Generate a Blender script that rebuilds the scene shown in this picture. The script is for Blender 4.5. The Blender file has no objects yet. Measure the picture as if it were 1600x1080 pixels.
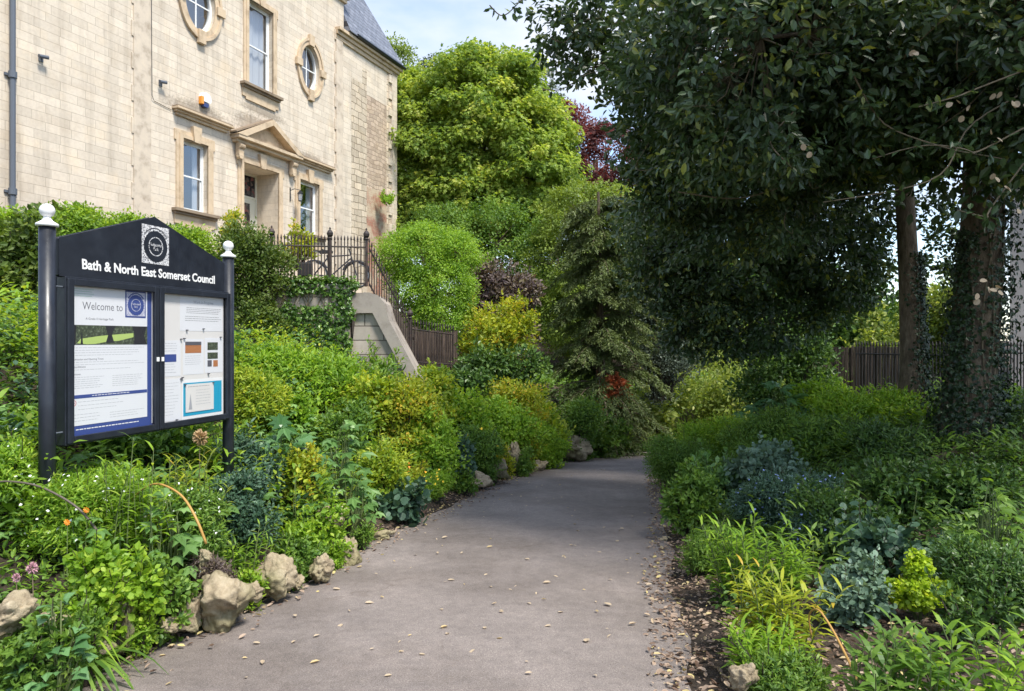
import bpy, bmesh, math, random
import numpy as np
from mathutils import Vector, Matrix, noise as mnoise

# ------------------------------------------------------------------ camera, sky, sun, exposure
SC = bpy.context.scene
R = math.radians
CAMZ = 1.35                      # camera height above the head of the sloping path
FPX, CX, HY = 1067.0, 800.0, 532.0
cam_d = bpy.data.cameras.new('camera'); cam = bpy.data.objects.new('camera', cam_d)
SC.collection.objects.link(cam); SC.camera = cam
cam.location = (0, 0, CAMZ); cam.rotation_euler = (R(90), 0, 0)
cam_d.sensor_width = 36; cam_d.lens = 24.0; cam_d.shift_y = -0.005
cam_d.clip_start = 0.05; cam_d.clip_end = 3000

SUN_DIR = Vector((0.58, -0.62, 1.35)).normalized()
SUN_EL = math.asin(SUN_DIR.z); SUN_AZ = math.atan2(SUN_DIR.x, SUN_DIR.y)
world = bpy.data.worlds.new('World'); SC.world = world; world.use_nodes = True
wn = world.node_tree; wn.nodes.clear()
def wnode(t, **k):
    n = wn.nodes.new(t)
    for a, b in k.items(): setattr(n, a, b)
    return n
w_out = wnode('ShaderNodeOutputWorld'); w_bg = wnode('ShaderNodeBackground')
w_sky = wnode('ShaderNodeTexSky', sky_type='NISHITA', sun_disc=False, sun_elevation=SUN_EL, sun_rotation=SUN_AZ,
              air_density=1.0, dust_density=0.6, ozone_density=1.4)
w_tc = wnode('ShaderNodeTexCoord'); w_map = wnode('ShaderNodeMapping'); w_map.inputs['Scale'].default_value = (1.0, 1.0, 2.6)
w_map.inputs['Location'].default_value = (0.35, 0.1, 0.2)
w_n = wnode('ShaderNodeTexNoise'); w_n.inputs['Scale'].default_value = 2.1; w_n.inputs['Detail'].default_value = 7
w_n.inputs['Roughness'].default_value = 0.52
w_r = wnode('ShaderNodeValToRGB')
w_r.color_ramp.elements[0].position = 0.44; w_r.color_ramp.elements[0].color = (0.1, 0.1, 0.1, 1)
w_r.color_ramp.elements[1].position = 0.60; w_r.color_ramp.elements[1].color = (1, 1, 1, 1)
w_mix = wnode('ShaderNodeMixRGB'); w_mix.inputs[2].default_value = (2.9, 3.12, 3.6, 1)
wn.links.new(w_tc.outputs['Generated'], w_map.inputs[0]); wn.links.new(w_map.outputs[0], w_n.inputs['Vector'])
wn.links.new(w_n.outputs['Fac'], w_r.inputs[0]); wn.links.new(w_r.outputs[0], w_mix.inputs[0])
wn.links.new(w_sky.outputs[0], w_mix.inputs[1]); wn.links.new(w_mix.outputs[0], w_bg.inputs[0])
w_bg.inputs['Strength'].default_value = 0.15
wn.links.new(w_bg.outputs[0], w_out.inputs[0])

sun_d = bpy.data.lights.new('sun', 'SUN'); sun = bpy.data.objects.new('sun', sun_d)
SC.collection.objects.link(sun); sun_d.energy = 2.8; sun_d.angle = R(12.0); sun_d.color = (1.0, 0.95, 0.86)
sun.rotation_euler = SUN_DIR.to_track_quat('Z', 'Y').to_euler(); sun.location = (10, -10, 20)

SC.view_settings.view_transform = 'Standard'; SC.view_settings.look = 'None'
SC.view_settings.exposure = 1.16; SC.view_settings.gamma = 1.0
SC.render.engine = 'CYCLES'
SC.cycles.max_bounces = 6; SC.cycles.diffuse_bounces = 4; SC.cycles.transmission_bounces = 4
SC.cycles.transparent_max_bounces = 8; SC.cycles.glossy_bounces = 2; SC.cycles.caustics_reflective = False
SC.cycles.caustics_refractive = False

# ------------------------------------------------------------------ helpers
C = SC.collection
rng = np.random.default_rng(7)
random.seed(7)

def tag(o, label=None, cat=None, group=None, kind=None):
    if label: o['label'] = label
    if cat: o['category'] = cat
    if group: o['group'] = group
    if kind: o['kind'] = kind
    return o
def empty(name, loc=(0, 0, 0), rz=0.0):
    o = bpy.data.objects.new(name, None); C.objects.link(o)
    o.location = loc; o.rotation_euler = (0, 0, rz); o.empty_display_size = 0.2
    return o

def mat(name, col=(.5, .5, .5), rough=0.7, metal=0.0, spec=0.5):
    m = bpy.data.materials.new(name); m.use_nodes = True
    b = m.node_tree.nodes['Principled BSDF']
    b.inputs['Base Color'].default_value = (*col, 1); b.inputs['Roughness'].default_value = rough
    b.inputs['Metallic'].default_value = metal; b.inputs['Specular IOR Level'].default_value = spec
    return m
class NT:
    def __init__(s, m): s.t = m.node_tree; s.b = s.t.nodes.get('Principled BSDF')
    def n(s, t, **k):
        x = s.t.nodes.new(t)
        for a, b in k.items():
            if a.startswith('i_'): x.inputs[a[2:].replace('_', ' ')].default_value = b
            else: setattr(x, a, b)
        return x
    def l(s, a, b): s.t.links.new(a, b)
    def noise(s, vec, scale, detail=4, rough=.5):
        x = s.n('ShaderNodeTexNoise'); x.inputs['Scale'].default_value = scale; x.inputs['Detail'].default_value = detail
        x.inputs['Roughness'].default_value = rough; s.l(vec, x.inputs['Vector']); return x.outputs['Fac']
    def ramp(s, fac, stops):
        x = s.n('ShaderNodeValToRGB'); cr = x.color_ramp
        while len(cr.elements) < len(stops): cr.elements.new(0.5)
        for e, (p, c) in zip(cr.elements, stops):
            e.position = p; e.color = (*c, 1) if len(c) == 3 else c
        s.l(fac, x.inputs[0]); return x.outputs[0]
    def mix(s, fac, a, b, mode='MIX'):
        x = s.n('ShaderNodeMixRGB', blend_type=mode)
        for i, v in ((0, fac), (1, a), (2, b)):
            if hasattr(v, 'links'): s.l(v, x.inputs[i])
            else: x.inputs[i].default_value = v if not isinstance(v, tuple) or len(v) == 4 else (*v, 1)
        return x.outputs[0]
    def math(s, op, a, b=0.0):
        x = s.n('ShaderNodeMath', operation=op)
        for i, v in ((0, a), (1, b)):
            if hasattr(v, 'links'): s.l(v, x.inputs[i])
            else: x.inputs[i].default_value = v
        return x.outputs[0]
    def bump(s, h, strength=.5, dist=.02):
        x = s.n('ShaderNodeBump'); x.inputs['Strength'].default_value = strength; x.inputs['Distance'].default_value = dist
        s.l(h, x.inputs['Height']); s.l(x.outputs[0], s.b.inputs['Normal'])
    def coord(s, which='Object'): return s.n('ShaderNodeTexCoord').outputs[which]

def leafmat(name, c0, c1, c2=None, trans=0.35, rough=0.5, spec=0.4, tcol=None):
    """leaf material: 'tint' attribute (random per leaf and per clump) runs from c0 to c1 (c2 for rare leaves)"""
    m = mat(name, c1, rough, spec=spec); k = NT(m)
    at = k.n('ShaderNodeAttribute', attribute_name='tint')
    st = [(0.05, c0), (0.85, c1)]
    if c2: st.append((0.97, c2))
    col = k.ramp(at.outputs['Fac'], st)
    k.l(col, k.b.inputs['Base Color'])
    tr = k.n('ShaderNodeBsdfTranslucent')
    tc = k.mix(1.0, col, tcol or (1.9, 1.75, 0.9), 'MULTIPLY'); k.l(tc, tr.inputs[0])
    ms = k.n('ShaderNodeMixShader'); ms.inputs[0].default_value = trans
    out = k.t.nodes['Material Output']
    k.l(k.b.outputs[0], ms.inputs[1]); k.l(tr.outputs[0], ms.inputs[2]); k.l(ms.outputs[0], out.inputs[0])
    return m

class Geo:
    """collects vertices and faces with a material slot and a tint per face, links them as ONE mesh"""
    def __init__(s): s.V = []; s.L = []; s.C = []; s.M = []; s.T = []; s.n = 0
    def add(s, v, faces, m=0, t=0.5):
        v = np.asarray(v, float).reshape(-1, 3)
        if isinstance(faces, np.ndarray):
            s.L.append((faces + s.n).ravel()); k = len(faces); s.C.append(np.full(k, faces.shape[1]))
        else:
            s.L.append(np.array([i for f in faces for i in f]) + s.n); k = len(faces); s.C.append(np.array([len(f) for f in faces]))
        s.M.append(np.full(k, m)); s.T.append(np.broadcast_to(np.asarray(t, float), (k,)).copy()); s.V.append(v); s.n += len(v)
        return s
    def box(s, x0, x1, y0, y1, z0, z1, m=0):
        v = [(x, y, z) for z in (z0, z1) for y in (y0, y1) for x in (x0, x1)]
        return s.add(v, np.array([(0, 2, 3, 1), (4, 5, 7, 6), (0, 1, 5, 4), (2, 6, 7, 3), (0, 4, 6, 2), (1, 3, 7, 5)]), m)
    def prism(s, poly, y0, y1, m=0):
        """polygon (x,z) extruded along y"""
        n = len(poly); v = [(x, y0, z) for x, z in poly] + [(x, y1, z) for x, z in poly]
        f = [tuple(range(n)), tuple(range(2 * n - 1, n - 1, -1))] + [(i, (i + 1) % n + 0, (i + 1) % n + n, i + n) for i in range(n)]
        return s.add(v, f, m)
    def tube(s, pts, rad, seg=8, m=0, t=.5, cap=True):
        P = np.asarray(pts, float); n = len(P); r = np.broadcast_to(np.asarray(rad, float), (n,))
        T = np.gradient(P, axis=0); T /= np.linalg.norm(T, axis=1)[:, None] + 1e-9
        up = np.array((0, 0, 1.)) if abs(T[0, 2]) < .9 else np.array((1., 0, 0))
        A = np.cross(T, up); A /= np.linalg.norm(A, axis=1)[:, None] + 1e-9
        for i in range(1, n):
            if A[i] @ A[i - 1] < 0: A[i] *= -1
        B = np.cross(T, A); a = np.arange(seg) * 2 * np.pi / seg
        V = P[:, None] + r[:, None, None] * (np.cos(a)[None, :, None] * A[:, None] + np.sin(a)[None, :, None] * B[:, None])
        i = np.arange(n - 1)[:, None] * seg; j = np.arange(seg)[None]; k = (j + 1) % seg
        F = np.stack([i + j, i + k, i + seg + k, i + seg + j], -1).reshape(-1, 4)
        s.add(V.reshape(-1, 3), F, m, t)
        if cap:
            s.L.append(np.arange(seg)[::-1] + s.n - n * seg); s.C.append(np.array([seg])); s.M.append(np.array([m])); s.T.append(np.array([t]))
            s.L.append(np.arange(seg) + s.n - seg); s.C.append(np.array([seg])); s.M.append(np.array([m])); s.T.append(np.array([t]))
        return s
    def lathe(s, prof, cx=0, cy=0, cz=0, seg=20, m=0):
        """profile of (radius, z)"""
        n = len(prof); a = np.arange(seg) * 2 * np.pi / seg
        V = np.array([[(cx + r * c, cy + r * d, cz + z) for c, d in zip(np.cos(a), np.sin(a))] for r, z in prof])
        i = np.arange(n - 1)[:, None] * seg; j = np.arange(seg)[None]; k = (j + 1) % seg
        return s.add(V.reshape(-1, 3), np.stack([i + j, i + k, i + seg + k, i + seg + j], -1).reshape(-1, 4), m)
    def leaves(s, P, D, N, S, kind='oval', m=0, t=0.5, W=1.0):
        P = np.asarray(P, float); n = len(P)
        if n == 0: return s
        TV, TF = LEAF[kind]
        D = D / (np.linalg.norm(D, axis=1)[:, None] + 1e-9)
        N = N - (N * D).sum(1)[:, None] * D; N /= np.linalg.norm(N, axis=1)[:, None] + 1e-9
        B = np.cross(D, N); S = np.broadcast_to(np.asarray(S, float), (n,)); W = np.broadcast_to(np.asarray(W, float), (n,))
        V = P[:, None] + S[:, None, None] * (TV[None, :, 0:1] * W[:, None, None] * B[:, None] + TV[None, :, 1:2] * D[:, None] + TV[None, :, 2:3] * N[:, None])
        nv = len(TV); t = np.broadcast_to(np.asarray(t, float), (n,)); off = s.n
        s.V.append(V.reshape(-1, 3)); s.n += n * nv
        flat = np.array([i for f in TF for i in f]); cnt = np.array([len(f) for f in TF])
        s.L.append((flat[None] + (np.arange(n) * nv)[:, None] + off).ravel()); s.C.append(np.tile(cnt, n))
        s.M.append(np.full(n * len(TF), m)); s.T.append(np.repeat(t, len(TF)))
        return s
    def build(s, name, mats, parent=None, smooth=False, bevel=0.0, loc=None):
        me = bpy.data.meshes.new(name); V = np.concatenate(s.V); L = np.concatenate(s.L).astype(np.int32); Cn = np.concatenate(s.C)
        if loc is not None: V = V - np.array(loc)
        me.vertices.add(len(V)); me.vertices.foreach_set('co', V.astype(np.float32).ravel())
        me.loops.add(len(L)); me.loops.foreach_set('vertex_index', L)
        me.polygons.add(len(Cn)); st = np.concatenate([[0], np.cumsum(Cn)[:-1]]).astype(np.int32)
        me.polygons.foreach_set('loop_start', st)
        me.polygons.foreach_set('material_index', np.concatenate(s.M).astype(np.int32))
        me.polygons.foreach_set('use_smooth', np.full(len(Cn), bool(smooth)))
        a = me.attributes.new('tint', 'FLOAT', 'FACE'); a.data.foreach_set('value', np.clip(np.concatenate(s.T), 0, 1).astype(np.float32))
        me.update(calc_edges=True)
        for m in (mats if isinstance(mats, (list, tuple)) else [mats]): me.materials.append(m)
        o = bpy.data.objects.new(name, me); C.objects.link(o)
        if loc is not None: o.location = loc
        if parent: o.parent = parent
        if bevel > 0:
            b = o.modifiers.new('bevel', 'BEVEL'); b.width = bevel; b.segments = 2; b.limit_method = 'ANGLE'
        return o

# leaf outlines: x across, y along the blade, z out of it
def _strap():
    v = []; f = []
    for k in range(7):
        u = k / 6; w = .026 * (1 - u ** 3) + .002; y = .78 * u ** 1.25; z = 1.0 * u - .78 * u ** 2.2 * 1.25
        v += [(-w, y, z), (w, y, z)]
    for k in range(6): f.append((2 * k, 2 * k + 1, 2 * k + 3, 2 * k + 2))
    return np.array(v), f
def _palm(nl, notch, droop):
    v = [(0, .12, 0.0)]; n = nl * 2
    for k in range(n + 1):
        a = R(-150 + 300 * k / n); r = (1.0 if k % 2 else notch)
        if k in (0, n): r = .35
        rr = r * (0.62 + .38 * math.cos(a / 2) ** 2) * .6
        v.append((rr * math.sin(a), .35 + rr * math.cos(a), -droop * rr if k % 2 else .02))
    f = [(0, k, k + 1) for k in range(1, n + 1)] + [(0, n + 1, 1)]
    return np.array(v), f
LEAF = {
    'diamond': (np.array([(0, 0, 0), (-.27, .45, .05), (0, 1, -.05), (.27, .45, .05)]), [(0, 3, 2, 1)]),
    'oval': (np.array([(0, 0, 0), (-.2, .22, .05), (-.26, .58, .06), (0, 1, -.06), (.26, .58, .06), (.2, .22, .05)]), [(0, 3, 2, 1), (0, 5, 4, 3)]),
    'lance': (np.array([(0, 0, 0), (-.075, .3, .05), (.075, .3, .05), (-.07, .65, .0), (.07, .65, .0), (0, 1, -.2)]), [(0, 2, 1), (1, 2, 4, 3), (3, 4, 5)]),
    'palm5': _palm(5, .55, .25), 'palm3': _palm(3, .6, .2), 'palm7': _palm(7, .5, .3), 'strap': _strap(),
    'round': (np.array([(0, 0, 0), (-.3, .15, .04), (-.42, .5, .05), (-.28, .85, 0), (0, 1, -.04), (.28, .85, 0), (.42, .5, .05), (.3, .15, .04)]), [(0, 4, 3, 2, 1), (0, 7, 6, 5, 4)]),
    'curl': (np.array([(0, 0, 0), (-.22, .3, .16), (-.2, .7, .2), (0, 1, .1), (.22, .7, .14), (.24, .3, .1), (0, .5, -.02)]), [(0, 6, 2, 1), (6, 3, 2), (0, 5, 4, 6), (6, 4, 3)]),
    'grass': (np.array([(-.02, 0, 0), (.02, 0, 0), (-.015, .6, .05), (.015, .6, .05), (0, 1, -.1)]), [(0, 1, 3, 2), (2, 3, 4)]),
}
def rdir(n):
    v = rng.normal(size=(n, 3)); return v / np.linalg.norm(v, axis=1)[:, None]
UP = np.array((0, 0, 1.0))

def clump_crown(g, blobs, n_clump, per, cr, size, kind='diamond', m=0, fill=(.72, 1.02), up=.45, flat=.65, bias=None, W=1.0, droop=.1, cut=None, tvar=.3):
    """leaves in clumps near the skin of a union of ellipsoids; returns the clump centres"""
    bl = np.array(blobs, float); wts = (bl[:, 3] * bl[:, 4] + bl[:, 3] * bl[:, 5] + bl[:, 4] * bl[:, 5]); wts /= wts.sum()
    out = []; tries = 0
    while len(out) < n_clump and tries < 40:
        tries += 1; k = rng.choice(len(bl), n_clump, p=wts); d = rdir(n_clump)
        f = rng.uniform(fill[0] ** 2, fill[1] ** 2, n_clump) ** .5
        p = bl[k, :3] + d * bl[k, 3:6] * f[:, None]
        ok = np.ones(n_clump, bool)
        for j in range(len(bl)):
            q = np.linalg.norm((p - bl[j, :3]) / bl[j, 3:6], axis=1)
            ok &= (q > fill[0] * .93) | (k == j)
        if cut is not None: ok &= cut(p)
        for pp, dd in zip(p[ok], d[ok]): out.append((pp, dd))
    out = out[:n_clump]
    cc = np.array([o[0] for o in out]); cd = np.array([o[1] for o in out]); n = len(cc)
    crs = cr * rng.uniform(.6, 1.35, n)
    idx = np.repeat(np.arange(n), per); N_ = len(idx)
    q = rdir(N_) * (rng.random(N_) ** .45)[:, None]; q[:, 2] *= flat
    P = cc[idx] + q * crs[idx][:, None]
    nrm = q * .9 + cd[idx] * .5 + UP * up + rdir(N_) * .45
    D = q * .6 + rdir(N_) * .8 + cd[idx] * .4 - UP * droop
    ct = rng.random(n)
    T = .5 + (ct[idx] - .5) * (1 - tvar) + (rng.random(N_) - .5) * tvar * 2
    if bias is not None: T += bias(P)
    T = np.clip(T, 0, 0.94)
    rare = rng.random(N_) < .012; T[rare] = 1.0
    S = size * rng.uniform(.6, 1.25, N_)
    g.leaves(P, D, nrm, S, kind, m, T, W)
    return cc
# ------------------------------------------------------------------ ground, path
LE = np.array([(-2.9, -3), (-2.5, 1), (-2.09, 3.17), (-1.84, 3.95), (-1.54, 5.15), (-1.27, 6.78), (-.80, 8.5), (-.11, 11.56), (.79, 14.0), (1.5, 16.1), (2.6, 17.8), (4.5, 19.3), (8, 20.8), (14, 22)])
RE = np.array([(.7, -3), (.75, 1), (.82, 3.17), (.94, 3.9), (1.19, 5.2), (1.44, 6.4), (1.86, 8.25), (2.26, 10.7), (2.75, 13), (3.4, 14.8), (4.6, 16.4), (6.5, 17.6), (9.5, 18.5), (14, 19.4)])
SL = .0872
def sm(x): x = np.clip(x, 0, 1); return x * x * (3 - 2 * x)
def pdist(x, y, L):
    d = np.full(np.shape(x), 1e9)
    for (ax, ay), (bx, by) in zip(L[:-1], L[1:]):
        vx, vy = bx - ax, by - ay; t = np.clip(((x - ax) * vx + (y - ay) * vy) / (vx * vx + vy * vy), 0, 1)
        d = np.minimum(d, np.hypot(x - ax - t * vx, y - ay - t * vy))
    return d
def side(x, y):
    """signed distances: left bank > 0, right bank > 0"""
    lx = np.interp(y, LE[:, 1], LE[:, 0], right=1e6); rx = np.interp(y, RE[:, 1], RE[:, 0], right=1e6)
    sl = np.where(x < lx, pdist(x, y, LE), -pdist(x, y, LE)); sr = np.where(x > rx, pdist(x, y, RE), -pdist(x, y, RE))
    return sl, sr
WALL = [(-9.6, 8.0), (-8.2, 9.9), (-5.6, 12.9), (-4.5, 13.1), (-2.75, 13.3)]        # retaining wall under the hedge, ivy part and pier
def wally(x): return np.interp(x, [p[0] for p in WALL], [p[1] for p in WALL])
def vn(x, y, s, o=0):
    return np.sin(x * s * 1.7 + o) * np.cos(y * s * 1.3 - o * 2) * .5 + np.sin(x * s * 3.1 + y * s * 2.3 + o * 3) * .3
def H(x, y):
    x = np.asarray(x, float); y = np.asarray(y, float)
    sl, sr = side(x, y); base = -SL * np.clip(y, -4, 22)
    kl = .75 + .25 * sm((y - 3) / 4)
    left = 1.78 * kl * sm(sl / 3.3) + .10 * sm(sl / .25) + vn(x, y, 1.6) * .06 * sm(sl / .6)
    slope = .07 + .22 * sm((y - 3.5) / 6)
    right = np.minimum(.05 * sm(sr / .3) + slope * np.maximum(sr - .25, 0), 1.25) + vn(x, y, 1.8, 2) * .05 * sm(sr / .8)
    z = base + np.where(sl > 0, left, 0) + np.where(sr > 0, right, 0)
    # terrace in front of the house, falling away to the right of the pier
    tw = sm((y - wally(x)) / .12) * sm((-2.75 - x) / 1.6 + .15) * (x > -60)
    z = np.where(sl > 0, z * (1 - tw) + 2.42 * tw, z)
    # far ground
    far = sm((y - 24) / 14); z = z * (1 - far) + far * (.4 + .02 * (60 - np.clip(x, -60, 60)))
    return z
def Hf(x, y): return float(H(np.array([x]), np.array([y]))[0])

def sheet(xs, ys, zf):
    X, Y = np.meshgrid(xs, ys); V = np.stack([X, Y, zf(X, Y)], -1).reshape(-1, 3); nx, ny = len(xs), len(ys)
    i = np.arange(ny - 1)[:, None] * nx; j = np.arange(nx - 1)[None]
    return V, np.stack([i + j, i + j + 1, i + nx + j + 1, i + nx + j], -1).reshape(-1, 4)
m_soil = mat('soil', (.06, .042, .03), .95); k = NT(m_soil); co = k.coord()
c = k.ramp(k.noise(co, 9, 8, .65), [(.3, (.035, .024, .016)), (.55, (.075, .052, .036)), (.75, (.15, .11, .075))])
c2 = k.ramp(k.noise(co, .7, 4), [(.4, (.03, .045, .015)), (.62, (1, 1, 1))])
k.l(k.mix(.55, c, c2, 'MULTIPLY'), k.b.inputs['Base Color']); k.bump(k.noise(co, 22, 8, .7), .9, .04)
gx = np.unique(np.concatenate([np.linspace(-900, -30, 12), np.linspace(-30, -10, 41), np.arange(-10, 9.01, .11), np.linspace(9, 30, 43), np.linspace(30, 900, 12)]))
gy = np.unique(np.concatenate([np.linspace(-200, -4, 8), np.linspace(-4, 0, 9), np.arange(0, 22.01, .11), np.linspace(22, 60, 60), np.linspace(60, 1600, 14)]))
g = Geo(); g.add(*sheet(gx, gy, H)); o = g.build('ground', m_soil, smooth=True); tag(o, kind='structure')

m_path = mat('asphalt', (.2, .19, .185), .88, spec=.3); k = NT(m_path); co = k.coord()
f1 = k.noise(co, 170, 3, .8); f2 = k.noise(co, 1.1, 6, .6); f3 = k.noise(co, 14, 6, .65)
c = k.ramp(f1, [(.36, (.145, .127, .118)), (.52, (.23, .205, .192)), (.68, (.38, .345, .32))])
c = k.mix(.55, c, k.ramp(f2, [(.34, (.68, .66, .66)), (.5, (.95, .93, .92)), (.66, (1.14, 1.1, 1.08))]), 'MULTIPLY')
c = k.mix(.5, c, k.ramp(f3, [(.35, (.72, .71, .71)), (.6, (1.1, 1.08, 1.06))]), 'MULTIPLY')
vo = k.n('ShaderNodeTexVoronoi', feature='F1'); vo.inputs['Scale'].default_value = 3.2; k.l(co, vo.inputs['Vector'])
spot = k.ramp(vo.outputs['Distance'], [(.02, (.55, .52, .5)), (.06, (1, 1, 1))])
c = k.mix(.6, c, spot, 'MULTIPLY')
f4 = k.noise(co, .45, 5, .65); c = k.mix(.8, c, k.ramp(f4, [(.40, (.70, .67, .64)), (.52, (1, .98, .97)), (.62, (1.12, 1.1, 1.09))]), 'MULTIPLY')
f5 = k.noise(co, 46, 3, .7); c = k.mix(k.ramp(f5, [(.66, (0, 0, 0)), (.72, (.5, .5, .5))]), c, (.36, .30, .22))
vo2 = k.n('ShaderNodeTexVoronoi', feature='DISTANCE_TO_EDGE'); vo2.inputs['Scale'].default_value = .55
wv = k.n('ShaderNodeMixRGB', blend_type='ADD'); wv.inputs[0].default_value = .35; k.l(co, wv.inputs[1]); wn_ = k.n('ShaderNodeTexNoise'); wn_.inputs['Scale'].default_value = 3; wn_.inputs['Detail'].default_value = 6; k.l(co, wn_.inputs['Vector']); k.l(wn_.outputs['Color'], wv.inputs[2]); k.l(wv.outputs[0], vo2.inputs['Vector'])
c = k.mix(k.ramp(f2, [(.5, (0, 0, 0)), (.6, (.7, .7, .7))]), c, k.mix(1.0, c, k.ramp(vo2.outputs['Distance'], [(.002, (.72, .70, .68)), (.008, (1, 1, 1))]), 'MULTIPLY'))
k.l(c, k.b.inputs['Base Color']); k.bump(k.math('ADD', f1, k.math('MULTIPLY', f3, .5)), .55, .006)
g = Geo(); ts = np.linspace(0, 1, 15)
ny = np.unique(np.concatenate([np.linspace(-3, 14, 120)]))
rows = []
Ls = np.stack([np.interp(ny, LE[:, 1], LE[:, 0]), ny], 1); Rs = np.stack([np.interp(ny, RE[:, 1], RE[:, 0]), ny], 1)
lt = np.array([(.79, 14), (1.1, 15.1), (1.5, 16.1), (2.0, 17.0), (2.6, 17.8), (3.5, 18.6), (4.5, 19.3), (6, 20), (8, 20.8), (14, 22)])
rt = np.array([(3.05, 14), (3.4, 14.8), (3.8, 15.4), (4.2, 15.9), (4.6, 16.4), (5.5, 17.05), (6.5, 17.6), (8, 18.1), (9.5, 18.5), (14, 19.4)])
Ls = np.concatenate([Ls[:-1], lt]); Rs = np.concatenate([Rs[:-1], rt])
wob = lambda a, o: .035 * np.sin(a * 3.1 + o) + .02 * np.sin(a * 8.3 + o)
Ls[:, 0] += wob(Ls[:, 1], 0) - .03; Rs[:, 0] += wob(Rs[:, 1], 2) + .03
XY = Ls[:, None] * (1 - ts)[None, :, None] + Rs[:, None] * ts[None, :, None]
Z = -SL * np.clip(XY[..., 1], -4, 22) + .008 + .012 * np.sin(np.pi * ts)[None]
V = np.concatenate([XY, Z[..., None]], -1); n1, n2 = V.shape[:2]
i = np.arange(n1 - 1)[:, None] * n2; j = np.arange(n2 - 1)[None]
g.add(V.reshape(-1, 3), np.stack([i + j, i + j + 1, i + n2 + j + 1, i + n2 + j], -1).reshape(-1, 4))
o = g.build('path', m_path, smooth=True); tag(o, kind='structure')
def px_at(px, d): return (px - CX) / FPX * d          # metres right of the camera for a photo column at distance d
def pz_at(py, d): return CAMZ + (HY - py) / FPX * d
# ------------------------------------------------------------------ stone house
UX, UY = .378, .926
HO = (-9.28, 20.0, 0.0)
def ht(px):                       # photo column -> metres along the facade
    r = (px - CX) / FPX; return (20 * r + 9.28) / (UX - UY * r)
def hz(px, py):                   # photo point on the facade -> height
    return CAMZ + (HY - py) / FPX * (20 + UY * ht(px))
house = empty('stone_house', HO, math.atan2(UY, UX))
tag(house, 'large cream limestone house with pedimented door and oval windows above the hedge', 'house')

def stone_mat(name, base, dark, rowh=.215, bw=.62, rough=.9, rubble=False, soot=()):
    m = mat(name, base, rough, spec=.25); k = NT(m); co = k.coord()
    sp = k.n('ShaderNodeSeparateXYZ'); k.l(co, sp.inputs[0])
    cb = k.n('ShaderNodeCombineXYZ'); k.l(k.math('ADD', sp.outputs[0], k.math('MULTIPLY', sp.outputs[1], .8)), cb.inputs[0]); k.l(sp.outputs[2], cb.inputs[1])
    if rubble:
        ws = k.n('ShaderNodeTexNoise'); ws.inputs['Scale'].default_value = 1.6; k.l(cb.outputs[0], ws.inputs['Vector'])
        vec = k.n('ShaderNodeMixRGB', blend_type='ADD'); vec.inputs[0].default_value = .22; k.l(cb.outputs[0], vec.inputs[1]); k.l(ws.outputs['Color'], vec.inputs[2]); vec = vec.outputs[0]
    else: vec = cb.outputs[0]
    b = k.n('ShaderNodeTexBrick'); k.l(vec, b.inputs['Vector'])
    b.inputs['Scale'].default_value = 1; b.inputs['Brick Width'].default_value = bw; b.inputs['Row Height'].default_value = rowh
    b.inputs['Mortar Size'].default_value = .014 if rubble else .006; b.inputs['Mortar Smooth'].default_value = .35
    b.offset = .43; b.squash = .72; b.squash_frequency = 3
    lo = tuple(x * (.74 if rubble else .92) for x in base); hi = tuple(min(1, x * 1.08) for x in base)
    b.inputs['Color1'].default_value = (*lo, 1); b.inputs['Color2'].default_value = (*hi, 1); b.inputs['Mortar'].default_value = (*dark, 1)
    n1 = k.noise(co, 1.3, 6, .6); n2 = k.noise(co, 11, 5, .7); n3 = k.noise(co, 60, 3, .6)
    c = k.mix(.75, b.outputs['Color'], k.ramp(n1, [(.3, (.88, .84, .79)), (.5, (1, 1, 1)), (.7, (1.08, 1.02, .92))]), 'MULTIPLY')
    c = k.mix(.7, c, k.ramp(n2, [(.3, (.86, .84, .83)), (.55, (1, 1, 1)), (.75, (1.05, 1.04, 1.0))]), 'MULTIPLY')
    # grime that has washed down beside mouldings
    cm = k.n('ShaderNodeMapping'); cm.inputs['Scale'].default_value = (3.2, 3.2, .28); k.l(co, cm.inputs[0])
    st = k.noise(cm.outputs[0], 1.0, 5, .6)
    c = k.mix(.5, c, k.ramp(st, [(.48, (1, 1, 1)), (.68, (.62, .60, .58))]), 'MULTIPLY')
    for (sx, sz, rx, rz) in soot:
        dx = k.math('DIVIDE', k.math('SUBTRACT', sp.outputs[0], sx), rx); dz = k.math('DIVIDE', k.math('SUBTRACT', sp.outputs[2], sz), rz)
        d = k.math('ADD', k.math('MULTIPLY', dx, dx), k.math('MULTIPLY', dz, dz)); d = k.math('ADD', d, k.math('MULTIPLY', k.math('SUBTRACT', n2, .5), 2.2))
        c = k.mix(.75, c, k.ramp(d, [(.25, (.42, .40, .38)), (1.0, (1, 1, 1))]), 'MULTIPLY')
    k.l(c, k.b.inputs['Base Color'])
    k.bump(k.math('ADD', k.math('MULTIPLY', b.outputs['Fac'], -1.0), k.math('MULTIPLY', n3, .35 if not rubble else 1.2)), .6, .012 if not rubble else .03)
    return m
BATH = (.64, .56, .455)
soots = [(ht(310), hz(310, 176), 1.3, .35), (ht(395), hz(395, 196), 1.0, .42), (ht(484), hz(484, 250), 1.1, .28), (ht(411), hz(411, 176), 1.2, .2)]
m_ash = stone_mat('ashlar_stone', BATH, (.48, .41, .325), soot=soots)
m_rub = stone_mat('rubble_stone', (.66, .56, .43), (.22, .175, .125), .26, .5, rubble=True)
m_rub2 = stone_mat('small_rubble_stone', (.58, .46, .35), (.34, .26, .2), .17, .34, rubble=True)
m_red = stone_mat('red_brick', (.40, .20, .14), (.38, .30, .23), .10, .30)
k = NT(m_red); lk = k.b.inputs['Base Color'].links[0]; src_ = lk.from_socket
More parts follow.
